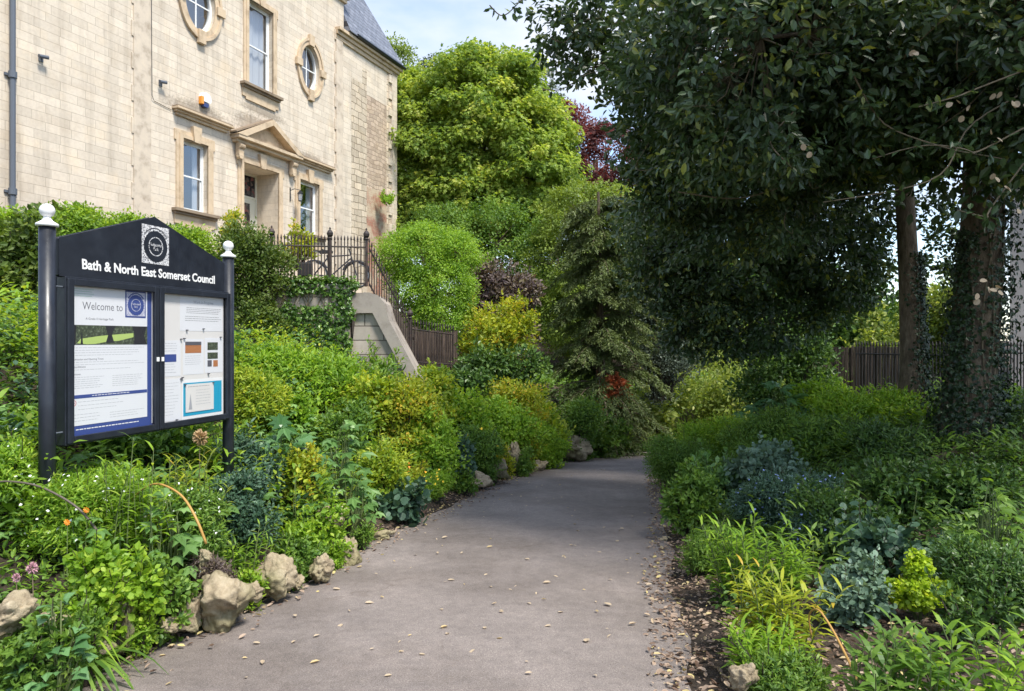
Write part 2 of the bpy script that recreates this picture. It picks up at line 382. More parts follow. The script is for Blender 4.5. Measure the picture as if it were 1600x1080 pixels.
k.l(k.mix(k.ramp(k.noise(k.coord(), 1.4, 7, .7), [(.44, (0, 0, 0)), (.56, (1, 1, 1))]), src_, (.50, .40, .29)), k.b.inputs['Base Color'])
def plain_stone(name, base):
    m = mat(name, base, .88, spec=.25); k = NT(m); co = k.coord()
    c = k.mix(1, base, k.ramp(k.noise(co, 3, 7, .65), [(.32, (.66, .62, .58)), (.5, (.97, .95, .93)), (.7, (1.08, 1.05, 1))]), 'MULTIPLY')
    k.l(c, k.b.inputs['Base Color']); k.bump(k.noise(co, 50, 4, .6), .3, .006); return m
m_trim = plain_stone('dressed_stone', (.57, .455, .32)); m_trimd = plain_stone('weathered_stone', (.26, .205, .15)); m_strip = plain_stone('pale_quoin', (.58, .505, .41))
m_slate = mat('slate', (.16, .175, .22), .55); k = NT(m_slate); co = k.coord()
sp = k.n('ShaderNodeSeparateXYZ'); k.l(co, sp.inputs[0]); cb = k.n('ShaderNodeCombineXYZ'); k.l(sp.outputs[0], cb.inputs[0]); k.l(sp.outputs[2], cb.inputs[1])
b = k.n('ShaderNodeTexBrick'); k.l(cb.outputs[0], b.inputs['Vector']); b.inputs['Scale'].default_value = 1; b.inputs['Brick Width'].default_value = .32; b.inputs['Row Height'].default_value = .2
b.inputs['Mortar Size'].default_value = .008; b.inputs['Color1'].default_value = (.13, .145, .185, 1); b.inputs['Color2'].default_value = (.2, .215, .265, 1); b.inputs['Mortar'].default_value = (.03, .03, .04, 1)
k.l(k.mix(.6, b.outputs['Color'], k.ramp(k.noise(co, 4, 5), [(.3, (.7, .7, .7)), (.7, (1.2, 1.2, 1.15))]), 'MULTIPLY'), k.b.inputs['Base Color']); k.bump(k.math('MULTIPLY', b.outputs['Fac'], -1.0), .7, .02)
m_white = mat('white_paint', (.78, .79, .78), .35); m_black = mat('black_paint', (.012, .014, .018), .32)
m_cream = mat('cream_paint', (.66, .66, .55), .4)
m_lead = mat('grey_pipe', (.10, .115, .14), .5)
def glassmat(name, tint=(.9, .93, .95), rough=.02, fac=.12):
    m = bpy.data.materials.new(name); m.use_nodes = True; t = m.node_tree; t.nodes.clear(); N = t.nodes.new; L = t.links.new
    o = N('ShaderNodeOutputMaterial'); mx = N('ShaderNodeMixShader'); tr = N('ShaderNodeBsdfTransparent'); gl = N('ShaderNodeBsdfGlossy')
    fr = N('ShaderNodeLayerWeight'); fr.inputs[0].default_value = .5; pw_ = N('ShaderNodeMath'); pw_.operation = 'POWER'; pw_.inputs[1].default_value = 4; ad = N('ShaderNodeMath'); ad.operation = 'ADD'; ad.inputs[1].default_value = fac + .03
    tr.inputs[0].default_value = (*tint, 1); gl.inputs['Roughness'].default_value = rough
    L(fr.outputs['Facing'], pw_.inputs[0]); L(pw_.outputs[0], ad.inputs[0]); L(ad.outputs[0], mx.inputs[0]); L(tr.outputs[0], mx.inputs[1]); L(gl.outputs[0], mx.inputs[2]); L(mx.outputs[0], o.inputs[0]); return m
m_glass = glassmat('window_glass', fac=.22); m_cabglass = glassmat('cabinet_glass', (.98, .98, .98), .03, .0)
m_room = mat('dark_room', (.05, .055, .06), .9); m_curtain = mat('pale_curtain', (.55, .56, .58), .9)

T0, T1, TQ, TE = ht(-60), ht(537), ht(525), ht(618)      # left end, end of tall block, quoin line, right end
ZB, ZE, ZT = 2.1, 13.35, 15.4                            # foot, eaves of the right part, top of the tall block
RV = .20                                                 # reveal depth
def orect(x0, x1, xm, y0, y1): return [ht(x0), ht(x1), hz(xm, y1), hz(xm, y0)]
OP = {
    'lower_left': orect(284, 323, 303, 222, 331),
    'door': orect(379, 434, 405, 262, 392),
    'lower_right': orect(467, 497, 480, 284, 366),
    'upper': orect(387, 425, 405, -30, 140),
}
OV = [(ht(312), hz(312, 4), .62, .92), (ht(484), hz(484, 107), .56, .88)]
OP['door'][2] = 4.35
# extend upper window to a plausible height
OP['upper'][3] = OP['upper'][2] + 2.75
holes = [tuple(v) for v in OP.values()] + [(t - a, t + a, z - b, z + b) for t, z, a, b in OV]
def holed(g, x0, x1, z0, z1, y, holes, m=0):
    xs = sorted({x0, x1, *[h[0] for h in holes], *[h[1] for h in holes]}); zs = sorted({z0, z1, *[h[2] for h in holes], *[h[3] for h in holes]})
    for a, b in zip(xs[:-1], xs[1:]):
        for c, d in zip(zs[:-1], zs[1:]):
            cx, cz = (a + b) / 2, (c + d) / 2
            if any(h[0] < cx < h[1] and h[2] < cz < h[3] for h in holes): continue
            g.add([(a, y, c), (b, y, c), (b, y, d), (a, y, d)], np.array([(0, 1, 2, 3)]), m)
g = Geo()
holed(g, T0, T1, ZB, ZT, 0, holes)
for h in [tuple(v) for v in OP.values()]:
    d = 1.0 if h == tuple(OP['door']) else RV
    for (a, b, c, e) in ((h[0], h[0], h[2], h[3]), (h[1], h[1], h[2], h[3])):
        g.add([(a, 0, c), (a, d, c), (a, d, e), (a, 0, e)], np.array([(0, 1, 2, 3)]))
    for z in (h[2], h[3]): g.add([(h[0], 0, z), (h[1], 0, z), (h[1], d, z), (h[0], d, z)], np.array([(0, 1, 2, 3)]))
for t, z, a, b in OV:            # corner plates between the square hole and the oval, then the oval's reveal
    n = 48; an = np.arange(n) * 2 * np.pi / n + np.pi / 4; ce, se = np.cos(an), np.sin(an)
    mx = np.maximum(abs(ce), abs(se)); V = [(t + a * c / q, 0, z + b * s_ / q) for c, s_, q in zip(ce, se, mx)] + [(t + a * .9 * c, 0, z + b * .93 * s_) for c, s_ in zip(ce, se)] + [(t + a * .9 * c, RV, z + b * .93 * s_) for c, s_ in zip(ce, se)]
    i = np.arange(n); j = (i + 1) % n
    g.add(V, np.concatenate([np.stack([i, j, j + n, i + n], 1), np.stack([i + n, j + n, j + 2 * n, i + 2 * n], 1)]))
g.add([(T1, 0, ZE + .2), (T1, 9, ZE + .2), (T1, 9, ZT), (T1, 0, ZT)], np.array([(0, 1, 2, 3)]))
g.add([(T0, 0, ZB), (T0, 9, ZB), (T0, 9, ZT), (T0, 0, ZT)], np.array([(0, 1, 2, 3)]))
g.add([(T0, 9, ZB), (TE, 9, ZB), (TE, 9, ZE), (T1, 9, ZE), (T1, 9, ZT), (T0, 9, ZT)], [(0, 1, 2, 3, 4, 5)])
g.build('wall', m_ash, house)
# right part in mixed rubble: patches butted edge to edge
g = Geo(); xa, xb, xc, xd = T1, ht(566), ht(573), ht(604)
ze = hz(590, 298); zs_ = hz(590, 150)
def q(m, a, b, c, d): g.add([(a, 0, c), (b, 0, c), (b, 0, d), (a, 0, d)], np.array([(0, 1, 2, 3)]), m)
q(0, xa, ht(549), ZB, ZE); q(1, ht(549), xb, ZB, hz(556, 125)); q(0, ht(549), xb, hz(556, 125), ZE)
q(1, xb, xc, ZB, ZE - .9); q(0, xb, xc, ZE - .9, ZE); q(3, xc, xd, ZB, ze); q(2, xc, xd, ze, zs_ - .2); q(0, xc, xd, zs_ - .2, ZE)
q(1, xd, TE, ZB, ZE)
g.add([(TE, 0, ZB), (TE, 9, ZB), (TE, 9, ZE), (TE, 0, ZE)], np.array([(0, 1, 2, 3)]), 1)
g.build('rubble_wall', [m_ash, m_rub, m_rub2, m_red], house)
# quoins and pilaster strips with toothed edges
def toothed(x0, x1, z0, z1, side_, step=.43, depth=.05, dd=.05):
    g = Geo(); z = z0; i = 0; g.box(x0, x1, -depth, .02, z0, z1, 0)
    while z < z1:
        if i % 2: g.box(x0 - dd, x0 - .001, -depth * .9, .02, z + .01, min(z + step, z1), 0)
        z += step; i += 1
    return g
toothed(ht(208), ht(235), ZB, ZT, -1, .43, .03, .06).build('pilaster', m_strip, house, bevel=.006)
toothed(ht(524), ht(534), ZB, ZE - .1, -1, .43, .06, .07).build('pilaster', m_strip, house, bevel=.006)
toothed(ht(611), TE + .02, ZB, ZE - .2, -1, .36, .07, .22).build('corner_quoins', m_ash, house, bevel=.008)
# cornice, gutter, roofs
g = Geo()
for j, (p, h0, h1) in enumerate(((.07, -.42, -.26), (.14, -.26, -.12), (.24, -.12, 0))): g.box(TQ - .08, TE + p, -p, .05, ZE + h0, ZE + h1)
g.build('cornice', m_trim, house, bevel=.01)
g = Geo(); g.tube([(ht(549), -.3, ZE + .06), (TE + .32, -.3, ZE + .06)], .075, 8); g.build('gutter', m_black, house)
g = Geo()
a = .47; hh = 4.2
A_ = (T1 + .02, -.32, ZE + .03); B_ = (TE + .3, -.32, ZE + .03); D_ = (TE + .3, 9.3, ZE + .03); E_ = (T1 + .02, 9.3, ZE + .03)
At = (T1 + .02, -.32 + a * hh, ZE + hh); Bt = (TE + .3 - a * hh, -.32 + a * hh, ZE + hh); Dt = (TE + .3 - a * hh, 9.3 - a * hh, ZE + hh); Et = (T1 + .02, 9.3 - a * hh, ZE + hh)
g.add([A_, B_, D_, E_, At, Bt, Dt, Et], [(0, 1, 5, 4), (1, 2, 6, 5), (2, 3, 7, 6), (4, 5, 6, 7), (0, 3, 2, 1), (0, 4, 7, 3)])
g.build('slate_roof', m_slate, house)
g = Geo(); g.box(T0 - .1, T1 - .02, .02, 8.98, ZT - .1, ZT); g.build('roof', m_slate, house)
g = Geo()
for (p, h0, h1) in ((.10, -.9, -.72), (.2, -.72, -.5), (.34, -.5, -.3)): g.box(T0 - p, T1 + p, -p, .4, ZT + h0, ZT + h1)
g.build('cornice', m_trim, house, bevel=.012)
# drain pipe, cable, little fittings
g = Geo(); tp = ht(15); g.tube([(tp, -.1, ZB), (tp, -.1, ZT - 1)], .058, 12)
for z in (hz(15, 118), hz(15, -60), hz(15, 300)): g.tube([(tp, -.1, z - .07), (tp, -.1, z + .07)], .085, 12); g.box(tp - .13, tp + .13, -.05, .0, z - .03, z + .03)
g.build('drainpipe', m_lead, house, smooth=False)
g = Geo(); g.tube([(ht(234), -.06, hz(234, -40)), (ht(234.5), -.06, hz(234, 80)), (ht(235), -.06, hz(235, 150)), (ht(240), -.02, hz(240, 158)), (ht(267), -.02, hz(267, 172))], .008, 6); g.build('cable', m_black, house)

def rect_frame(g, x0, x1, z0, z1, w, y0, y1, m=0):
    g.box(x0, x0 + w, y0, y1, z0, z1, m); g.box(x1 - w, x1, y0, y1, z0, z1, m)
    g.box(x0 + w, x1 - w, y0, y1, z1 - w, z1, m); g.box(x0 + w, x1 - w, y0, y1, z0, z0 + w, m)
def surround(parent, x0, x1, z0, z1, w=.2, open_bottom=False, key=True):
    g = Geo()
    for (e, dpt) in ((w, .045), (w * .55, .075)):
        zb = z0 if open_bottom else z0
        g.box(x0 - e, x0, -dpt, 0.0, zb, z1 + e); g.box(x1, x1 + e, -dpt, 0.0, zb, z1 + e); g.box(x0, x1, -dpt, 0.0, z1, z1 + e)
    for sx in (-1, 1):                       # small ears at the head
        xx = x0 - w - .06 if sx < 0 else x1 + w; g.box(xx, xx + .06, -.042, 0, z1 - .1, z1 + w - .003)
    o = g.build('surround', m_trim, parent, bevel=.008)
    if key:
        xm = (x0 + x1) / 2; g = Geo(); g.prism([(xm - .10, z1 - .03), (xm + .10, z1 - .03), (xm + .15, z1 + .42), (xm - .15, z1 + .42)], -.13, -.005); g.build('keystone', m_trim, parent, bevel=.008)
def hood(parent, x0, x1, z, name='hood'):
    g = Geo(); g.box(x0 + .1, x1 - .1, -.09, -.004, z - .2, z - .12); g.box(x0 + .05, x1 - .05, -.16, -.004, z - .12, z - .06); g.box(x0, x1, -.26, -.004, z - .06, z)
    g.prism([(x0 + .03, z), (x1 - .03, z), (x1 - .03, z + .05), (x0 + .03, z + .05)], -.2, -.004, 1)
    return g.build(name, [m_trim, m_trimd], parent, bevel=.008)
def sill(parent, x0, x1, z, drop=.45):
    g = Geo(); g.box(x0, x1, -.2, .0, z - .09, z); g.box(x0 + .05, x1 - .05, -.12, -.003, z - .16, z - .09, 0)
    g.build('sill', m_trimd if drop else m_trim, parent, bevel=.008)
    g = Geo(); g.prism([(x0 + .08, z - .16), (x1 - .08, z - .16), (x1 - .08, z - .42), (x1 - .22, z - .42), (x1 - .22, z - .5), (x0 + .22, z - .5), (x0 + .22, z - .42), (x0 + .08, z - .42)], -.05, -.002)
    g.build('apron', m_trim, parent, bevel=.006)
def sash(name, op, w=.2, hoodx=None, hoodz=None, key=True, label=None):
    x0, x1, z0, z1 = op; e = .001
    g = Geo(); y = RV - .07; rect_frame(g, x0 + e, x1 - e, z0 + e, z1 - e, .06, y, y + .09)
    zm = (z0 + z1) / 2; rect_frame(g, x0 + .06, x1 - .06, z0 + .06, zm + .02, .045, y + .045, y + .08); rect_frame(g, x0 + .06, x1 - .06, zm - .02, z1 - .06, .045, y + .012, y + .045)
    p = g.build('window', m_white, house, bevel=.004)
    if label: tag(p, label)
    g = Geo(); g.add([(x0 + .1, y + .03, z0 + .1), (x1 - .1, y + .03, z0 + .1), (x1 - .1, y + .03, z1 - .1), (x0 + .1, y + .03, z1 - .1)], np.array([(0, 1, 2, 3)])); g.build('pane', m_glass, p)
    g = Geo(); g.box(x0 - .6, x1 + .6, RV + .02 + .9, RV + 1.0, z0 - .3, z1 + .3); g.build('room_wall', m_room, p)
    g = Geo(); n = 14
    for (a, b) in (((x0, x1),) if z0 > 9 else ((x0, x0 + (x1 - x0) * .28), (x1 - (x1 - x0) * .28, x1))):
        V = []; F = []
        for i in range(n): xx = a + (b - a) * i / (n - 1); yy = RV + .12 + .03 * math.sin(i * 1.9); V += [(xx, yy, z0), (xx, yy, z1)]
        F = np.array([(2 * i, 2 * i + 2, 2 * i + 3, 2 * i + 1) for i in range(n - 1)]); g.add(V, F)
    g.build('curtain', m_curtain, p)
    surround(p, x0, x1, z0, z1, w, key=key)
    if hoodx: hood(p, hoodx[0], hoodx[1], hoodz)
    sill(p, x0 - w - .14, x1 + w + .14, z0 - .005)
    return p
w1 = sash('w', OP['lower_left'], .22, (ht(268), ht(357)), hz(310, 182), label='sash window left of the door')
w2 = sash('w', OP['lower_right'], .22, (ht(455) + .1, ht(517)), hz(485, 253), label='sash window between the lantern and the rubble wall')
w3 = sash('w', OP['upper'], .2, label='tall sash window above the door')
for t, z, a, b in OV:
    n = 56; an = np.arange(n) * 2 * np.pi / n; i = np.arange(n); j = (i + 1) % n
    def ring(g, a0, b0, a1, b1, y0, y1, m=0):
        V = []
        for (aa, bb, yy) in ((a0, b0, y1), (a0, b0, y0), (a1, b1, y0), (a1, b1, y1)): V += [(t + aa * c, yy, z + bb * s_) for c, s_ in zip(np.cos(an), np.sin(an))]
        g.add(V, np.concatenate([np.stack([i + r * n, j + r * n, j + ((r + 1) % 4) * n, i + ((r + 1) % 4) * n], 1) for r in range(4)]), m)
    g = Geo(); ring(g, a * .9, b * .93, a * .79, b * .84, RV - .09, RV)
    g.box(t - .02, t + .02, RV - .05, RV - .02, z - b * .85, z + b * .85); g.box(t - a * .8, t - .021, RV - .05, RV - .02, z - .02, z + .02); g.box(t + .021, t + a * .8, RV - .05, RV - .02, z - .02, z + .02)
    p = g.build('oval_window', m_white, house)
    g = Geo(); g.add([(t + a * .8 * c, RV - .035, z + b * .85 * s_) for c, s_ in zip(np.cos(an), np.sin(an))], [tuple(range(n))]); g.build('pane', m_glass, p)
    g = Geo(); g.box(t - a - .3, t + a + .3, 1.0, 1.1, z - b - .3, z + b + .3); g.build('room_wall', m_curtain, p)
    g = Geo(); ring(g, a * .9, b * .93, a * 1.16, b * 1.1, -.05, -.002); ring(g, a * 1.16, b * 1.1, a * 1.3, b * 1.2, -.085, -.002); g.build('surround', m_trim, p)
    for (dx, dz, hw, hh_) in ((0, 1, .13, .2), (0, -1, .13, .2), (1, 0, .15, .13), (-1, 0, .15, .13)):
        g = Geo(); cx = t + dx * a * 1.18; cz = z + dz * b * 1.12; g.box(cx - hw, cx + hw, -.13, -.004, cz - hh_, cz + hh_); g.build('keystone', m_trim, p, bevel=.01)
# door with pediment
x0, x1, z0, z1 = OP['door']; zf = hz(405, 298)
g = Geo(); y = .93; xd0 = x0 + .04; xd1 = x1 - .04
g.box(xd0, xd1, y, y + .05, z0, zf - .09)
dr = g.build('door', m_cream, house, bevel=.004)
g = Geo(); rect_frame(g, x0 + .001, x1 - .001, z0, z1 - .001, .07, y - .03, y + .06); g.box(x0 + .07, x1 - .07, y - .03, y + .06, zf - .09, zf - .02)
g.build('door_frame', m_cream, dr, bevel=.004)
pw = (xd1 - xd0); g = Geo()
for (a, b) in ((.16, .45), (.55, .84)): rect_frame(g, xd0 + pw * a, xd0 + pw * b, z0 + .85, zf - .22, .035, y - .018, y); rect_frame(g, xd0 + pw * a, xd0 + pw * b, z0 + .15, z0 + .7, .03, y - .014, y)
g.build('door_moulding', m_cream, dr)
g = Geo()
for (a, b) in ((.16, .45), (.55, .84)): g.box(xd0 + pw * a + .036, xd0 + pw * b - .036, y - .008, y - .002, z0 + .89, zf - .26)
m_lead_glass = mat('leaded_glass', (.03, .035, .04), .12); k = NT(m_lead_glass); co = k.coord(); vo = k.n('ShaderNodeTexVoronoi'); vo.inputs['Scale'].default_value = 9; k.l(co, vo.inputs['Vector'])
k.l(k.ramp(vo.outputs['Color'], [(.3, (.02, .02, .025)), (.7, (.12, .11, .10)), (.9, (.22, .05, .05))]), k.b.inputs['Base Color'])
g.build('door_glass', m_lead_glass, dr)
g = Geo(); g.box(x0 + .08, x1 - .08, y, y + .02, zf - .01, z1 - .08); g.build('fanlight', m_lead_glass, dr)
g = Geo(); g.tube([(xd1 - .09, y, z0 + 1.05), (xd1 - .09, y - .05, z0 + 1.05)], .028, 10); g.build('handle', m_black, dr)
surround(dr, x0, x1, z0, z1, .22, open_bottom=True)
px0, px1 = ht(360), ht(461); zb = hz(461, 246); zb0 = hz(360, 212); zb = (zb + zb0) / 2; xm = (px0 + px1) / 2; za = hz(414, 190)
g = Geo()
g.box(px0 + .06, px1 - .06, -.22, -.003, zb - .2, zb - .1); g.box(px0, px1, -.36, -.003, zb - .1, zb)
g.prism([(px0 + .2, zb), (px1 - .2, zb), (xm, za - .16)], -.08, -.003)
for s_ in (-1, 1):
    xe = px0 - .04 if s_ < 0 else px1 + .04
    P_ = [(xe, zb + .001), (xe - s_ * .34, zb + .001), (xm, za - .17), (xm, za)]
    g.prism(P_, -.38, -.004, 0)
    P2 = [(xe, zb + .06), (xm, za + .001), (xm, za + .05), (xe, zb + .11)]
    g.prism(P2, -.30, -.006, 1)
g.build('pediment', [m_trim, m_trimd], dr, bevel=.006)
for s_ in (-1, 1):
    xx = px0 + .26 if s_ < 0 else px1 - .26
    g = Geo(); g.prism([(xx - .1, zb - .2), (xx + .1, zb - .2), (xx + .1, zb - .62), (xx + .05, zb - .7), (xx - .05, zb - .7), (xx - .1, zb - .62)], -.2, -.05)
    g.tube([(xx - .11, -.17, zb - .3), (xx + .11, -.17, zb - .3)], .1, 12); g.tube([(xx - .1, -.14, zb - .6), (xx + .1, -.14, zb - .6)], .065, 12)
    g.build('console', m_trim, dr)
g = Geo()
for i in range(9): g.box(x0 - .5 - i * .06, x1 + .5 + i * .06, -.35 - .3 * (i + 1), -.003, 4.33 - .18 * (i + 1), 4.33 - .18 * i)
g.build('door_steps', m_strip, house)
# fittings: things fixed to the house but things of their own
def onwall(name, px, py, label, cat): 
    c = Vector(HO) + Vector((UX, UY, 0)) * ht(px); e = empty(name, (c.x, c.y, hz(px, py)), math.atan2(UY, UX)); return tag(e, label, cat)
e = onwall('alarm_box', 318, 157, 'white rounded burglar alarm box with orange side and blue base on the stone wall', 'alarm')
m_or = mat('orange_plastic', (.75, .30, .04), .4); m_bl = mat('blue_plastic', (.03, .05, .16), .4)
g = Geo(); g.prism([(.17 * math.cos(a), .17 * math.sin(a) + .03) for a in np.linspace(-.5, math.pi + .5, 16)], -.12, 0); g.build('cover', m_white, e, bevel=.015)
g = Geo(); g.box(-.19, -.10, -.13, -.004, -.16, .07); g.build('side_panel', m_or, e, bevel=.01)
g = Geo(); g.prism([(-.1, -.22), (.06, -.22), (.1, -.1), (-.12, -.1)], -.12, -.01); g.build('base_light', m_bl, e)
e = onwall('wall_lantern', 456, 303, 'small black lantern on a bracket beside the right window', 'lantern')
g = Geo(); g.box(-.12, -.09, -.03, 0, -.28, .2); g.tube([(-.1, -.02, .1), (-.1, -.2, .14), (0, -.36, .1)], .014, 6); g.build('bracket', m_black, e)
g = Geo(); g.lathe([(.01, .1), (.1, .0), (.11, -.02), (.09, -.03)], 0, -.36, 0, 6); g.lathe([(.0, -.3), (.06, -.29), (.065, -.26)], 0, -.36, 0, 6)
for i in range(6): a = i * math.pi / 3; g.tube([(.09 * math.cos(a), -.36 + .09 * math.sin(a), -.03), (.06 * math.cos(a), -.36 + .06 * math.sin(a), -.27)], .007, 4)
g.build('lantern_frame', m_black, e)
g = Geo(); g.lathe([(.078, -.035), (.055, -.255)], 0, -.36, 0, 6); g.build('lantern_glass', m_glass, e)
for (px, py, lb) in ((63, 91, 'small grey security camera high on the wall beside the drainpipe'), (250, 130, 'small grey security camera on the wall under the cropped oval window')):
    e = onwall('security_camera', px, py, lb, 'camera'); g = Geo(); g.box(-.05, .05, -.03, 0, -.08, .08); g.tube([(0, -.03, 0), (0, -.12, 0)], .02, 8); g.tube([(-.12, -.13, -.01), (.08, -.15, .02)], .045, 12); g.build('camera_body', m_lead, e)

# ------------------------------------------------------------------ retaining wall and pier
m_wall = stone_mat('grey_block_stone', (.44, .39, .34), (.15, .13, .11), .27, .62)
for n_ in m_wall.node_tree.nodes:
    if n_.type == 'TEX_BRICK': n_.inputs['Mortar Size'].default_value = .013; n_.inputs['Color1'].default_value = (.33, .295, .255, 1)
m_cope = plain_stone('coping_stone', (.33, .30, .27))
def wall_run(pts, ztop, th, zbot, name, label, cope=True):
    e = empty(name, (pts[0][0], pts[0][1], zbot)); tag(e, label, 'wall')
    for (A, B) in zip(pts[:-1], pts[1:]):
        L_ = math.hypot(B[0] - A[0], B[1] - A[1]); rz = math.atan2(B[1] - A[1], B[0] - A[0])
        g = Geo(); g.box(0.002, L_ - .002, -th, 0, 0, ztop - zbot); o = g.build('wall_blocks', m_wall, e); o.location = (A[0] - pts[0][0], A[1] - pts[0][1], 0); o.rotation_euler = (0, 0, rz)
        if cope: g = Geo(); g.box(-.01, L_ + .01, -th - .05, .05, ztop - zbot, ztop - zbot + .11); o = g.build('coping', m_cope, e, bevel=.02); o.location = (A[0] - pts[0][0], A[1] - pts[0][1], 0); o.rotation_euler = (0, 0, rz)
    return e
ZW = 2.30
wall_run([(p[0], p[1]) for p in WALL[:3]], ZW - .35, .4, .0, 'garden_wall', 'grey block retaining wall below the clipped hedge behind the notice board')
wall_run(WALL[2:4] + [(-3.1, 13.25)], ZW, .4, .0, 'garden_wall', 'garden wall mostly covered by ivy, left of the sloping stone pier')
# pier: front face with battered coping running down to the right
e = empty('stone_pier', (-3.05, 12.95, 0)); tag(e, 'grey stone pier with a rounded coping that slopes down to the right', 'pier')
dP = 12.95
def pp(px, py): return (px_at(px, dP) + 3.05, pz_at(py, dP))
g = Geo(); face = [pp(543, 640), pp(548, 560), pp(556, 490), pp(583, 490), pp(640, 600), pp(650, 650)]
g.prism(face, 0, .55); g.build('pier_blocks', m_wall, e)
top = [pp(552, 487), pp(585, 487), pp(647, 606)]; outer = [pp(662, 606), pp(607, 502), pp(599, 474), pp(590, 464), pp(578, 460), pp(552, 461)]
g = Geo(); g.prism(top + outer, -.09, .66); g.build('coping', m_cope, e, bevel=.03)
# ------------------------------------------------------------------ notice board
SX, SY = .282, .959; SO = (-2.775, 4.2)
def ss(px): r = (px - CX) / FPX; return (r * SO[1] - SO[0]) / (SX - SY * r)
def sd(px): return SO[1] + SY * ss(px)
def sz(px, py): return CAMZ + (HY - py) / FPX * sd(px)
board = empty('notice_board', (SO[0], SO[1], 0), math.atan2(SY, SX))
tag(board, 'black park notice board on two posts with white ball finials and pinned posters', 'notice board')
m_navy = mat('dark_blue_black_paint', (.016, .019, .028), .38); k = NT(m_navy); co = k.coord()
k.l(k.ramp(k.noise(co, 6, 6, .7), [(.35, (.012, .014, .021)), (.6, (.018, .022, .032)), (.75, (.03, .034, .045))]), k.b.inputs['Base Color']); k.l(k.ramp(k.noise(co, 14, 4), [(.3, (.3, .3, .3)), (.7, (.5, .5, .5))]), k.b.inputs['Roughness'])
m_fin = mat('white_finial_paint', (.8, .8, .79), .3)
m_paper = mat('paper', (.72, .73, .76), .6); m_cream_p = mat('cream_paper', (.70, .68, .66), .6); m_bluep = mat('blue_print', (.045, .075, .26), .5); m_ink = mat('grey_ink', (.10, .10, .12), .6)
m_inkl = mat('faint_ink', (.36, .37, .40), .6); m_cyan = mat('cyan_print', (.02, .33, .52), .5); m_wht = mat('white_print', (.8, .8, .8), .5); m_orp = mat('orange_print', (.42, .17, .07), .6)
m_lav = mat('lavender_print', (.42, .43, .56), .6); m_grn = mat('pale_green_ink', (.45, .60, .52), .6); m_redp = mat('red_print', (.55, .08, .06), .6)
s0, s1 = ss(73.5), ss(356.5); ztop = 2.035
for s_ in (s0, s1):
    z0 = Hf(SO[0] + SX * s_, SO[1] + SY * s_) - .3
    g = Geo(); g.tube([(s_, 0, z0), (s_, 0, ztop)], .045, 24); p = g.build('post', m_navy, board)
    for f in p.data.polygons: f.use_smooth = len(f.vertices) == 4
    g = Geo(); g.lathe([(0, 0), (.057, 0), (.061, .008), (.059, .018), (.048, .024), (.030, .036), (.02, .052), (.018, .058)] + [(.042 * math.sin(a), .097 - .042 * math.cos(a)) for a in np.linspace(.5, math.pi, 12)], s_, 0, ztop, 28)
    g.build('finial', m_fin, board, smooth=True)
sl_, sr_ = ss(88), ss(346); sm_ = ss(237); zL = 1.975; zA = sz(237, 340); zh = sz(96, 431)
g = Geo(); g.prism([(sl_, zh), (sr_, zh), (sr_, zL), (sm_, zA), (sl_, zL)], -.025, .03); head = g.build('header_board', m_navy, board, bevel=.004)
# cabinet
c0, c1 = ss(95), ss(352); zc1 = zh - .003; zc0 = sz(95, 697)
g = Geo(); g.box(c0, c1, .035, .06, zc0, zc1); rect_frame(g, c0, c1, zc0, zc1, .035, -.035, .035)
cab = g.build('cabinet', m_navy, board, bevel=.004)
sm0, sm1 = ss(233), ss(247)
def door(a, b, lb):
    g = Geo(); rect_frame(g, a, b, zc0 + .012, zc1 - .012, .042, -.056, -.036); o = g.build('cabinet_door', m_navy, board, bevel=.004)
    tag(o, lb)
    g = Geo(); g.add([(a + .03, -.045, zc0 + .05), (b - .03, -.045, zc0 + .05), (b - .03, -.045, zc1 - .05), (a + .03, -.045, zc1 - .05)], np.array([(0, 1, 2, 3)])); g.build('pane', m_cabglass, o)
    return o
smid = (sm0 + sm1) / 2
d1 = door(c0 + .004, smid - .003, 'left glazed cabinet door'); d2 = door(smid + .003, c1 - .004, 'right glazed cabinet door')
zk = sz(240, 558)
g = Geo(); g.box(smid - .032, smid - .012, -.062, -.056, zk - .03, zk); g.build('lock', m_fin, d1); g = Geo(); g.box(smid + .012, smid + .032, -.062, -.056, zk - .03, zk); g.build('lock', m_fin, d2)
g = Geo(); g.tube([(s0 + .03, -.01, sz(90, 448)), (c0 + .01, -.01, sz(90, 448))], .006, 6); g.tube([(s0 + .03, -.01, sz(85, 677)), (c0 + .01, -.01, sz(85, 677))], .006, 6); g.build('bolt', m_lead, board)

def text(s, body, x, z, size, m, parent, y, bold=0.0, width=None, name='lettering', align='LEFT', depth=.0006, extr=0.0):
    cu = bpy.data.curves.new('t', 'FONT'); cu.body = body; cu.size = size; cu.offset = bold; cu.align_x = align; cu.extrude = extr; cu.resolution_u = 3
    o = bpy.data.objects.new('t', cu); C.objects.link(o); bpy.context.view_layer.update()
    me = bpy.data.meshes.new_from_object(o.evaluated_get(bpy.context.evaluated_depsgraph_get())); bpy.data.objects.remove(o)
    V = np.zeros(len(me.vertices) * 3); me.vertices.foreach_get('co', V); V = V.reshape(-1, 3)
    sc = 1.0
    if width: sc = width / (V[:, 0].max() - V[:, 0].min())
    W = np.stack([x + (V[:, 0] - (V[:, 0].min() if align == 'LEFT' else 0)) * sc, y - V[:, 2], z + V[:, 1]], 1)
    me.vertices.foreach_set('co', W.astype(np.float32).ravel()); me.update(); me.name = name
    me.materials.append(m); q_ = bpy.data.objects.new(name, me); C.objects.link(q_); q_.parent = parent; return q_
def flat(name, x0, x1, z0, z1, y, m, parent, th=.0008, label=None):
    g = Geo(); g.box(x0, x1, y - th, y, z0, z1); o = g.build(name, m, parent)
    if label: tag(o, label)
    return o
def P(px, py): return ss(px), sz(px, py)
a, b = ss(123), ss(331)
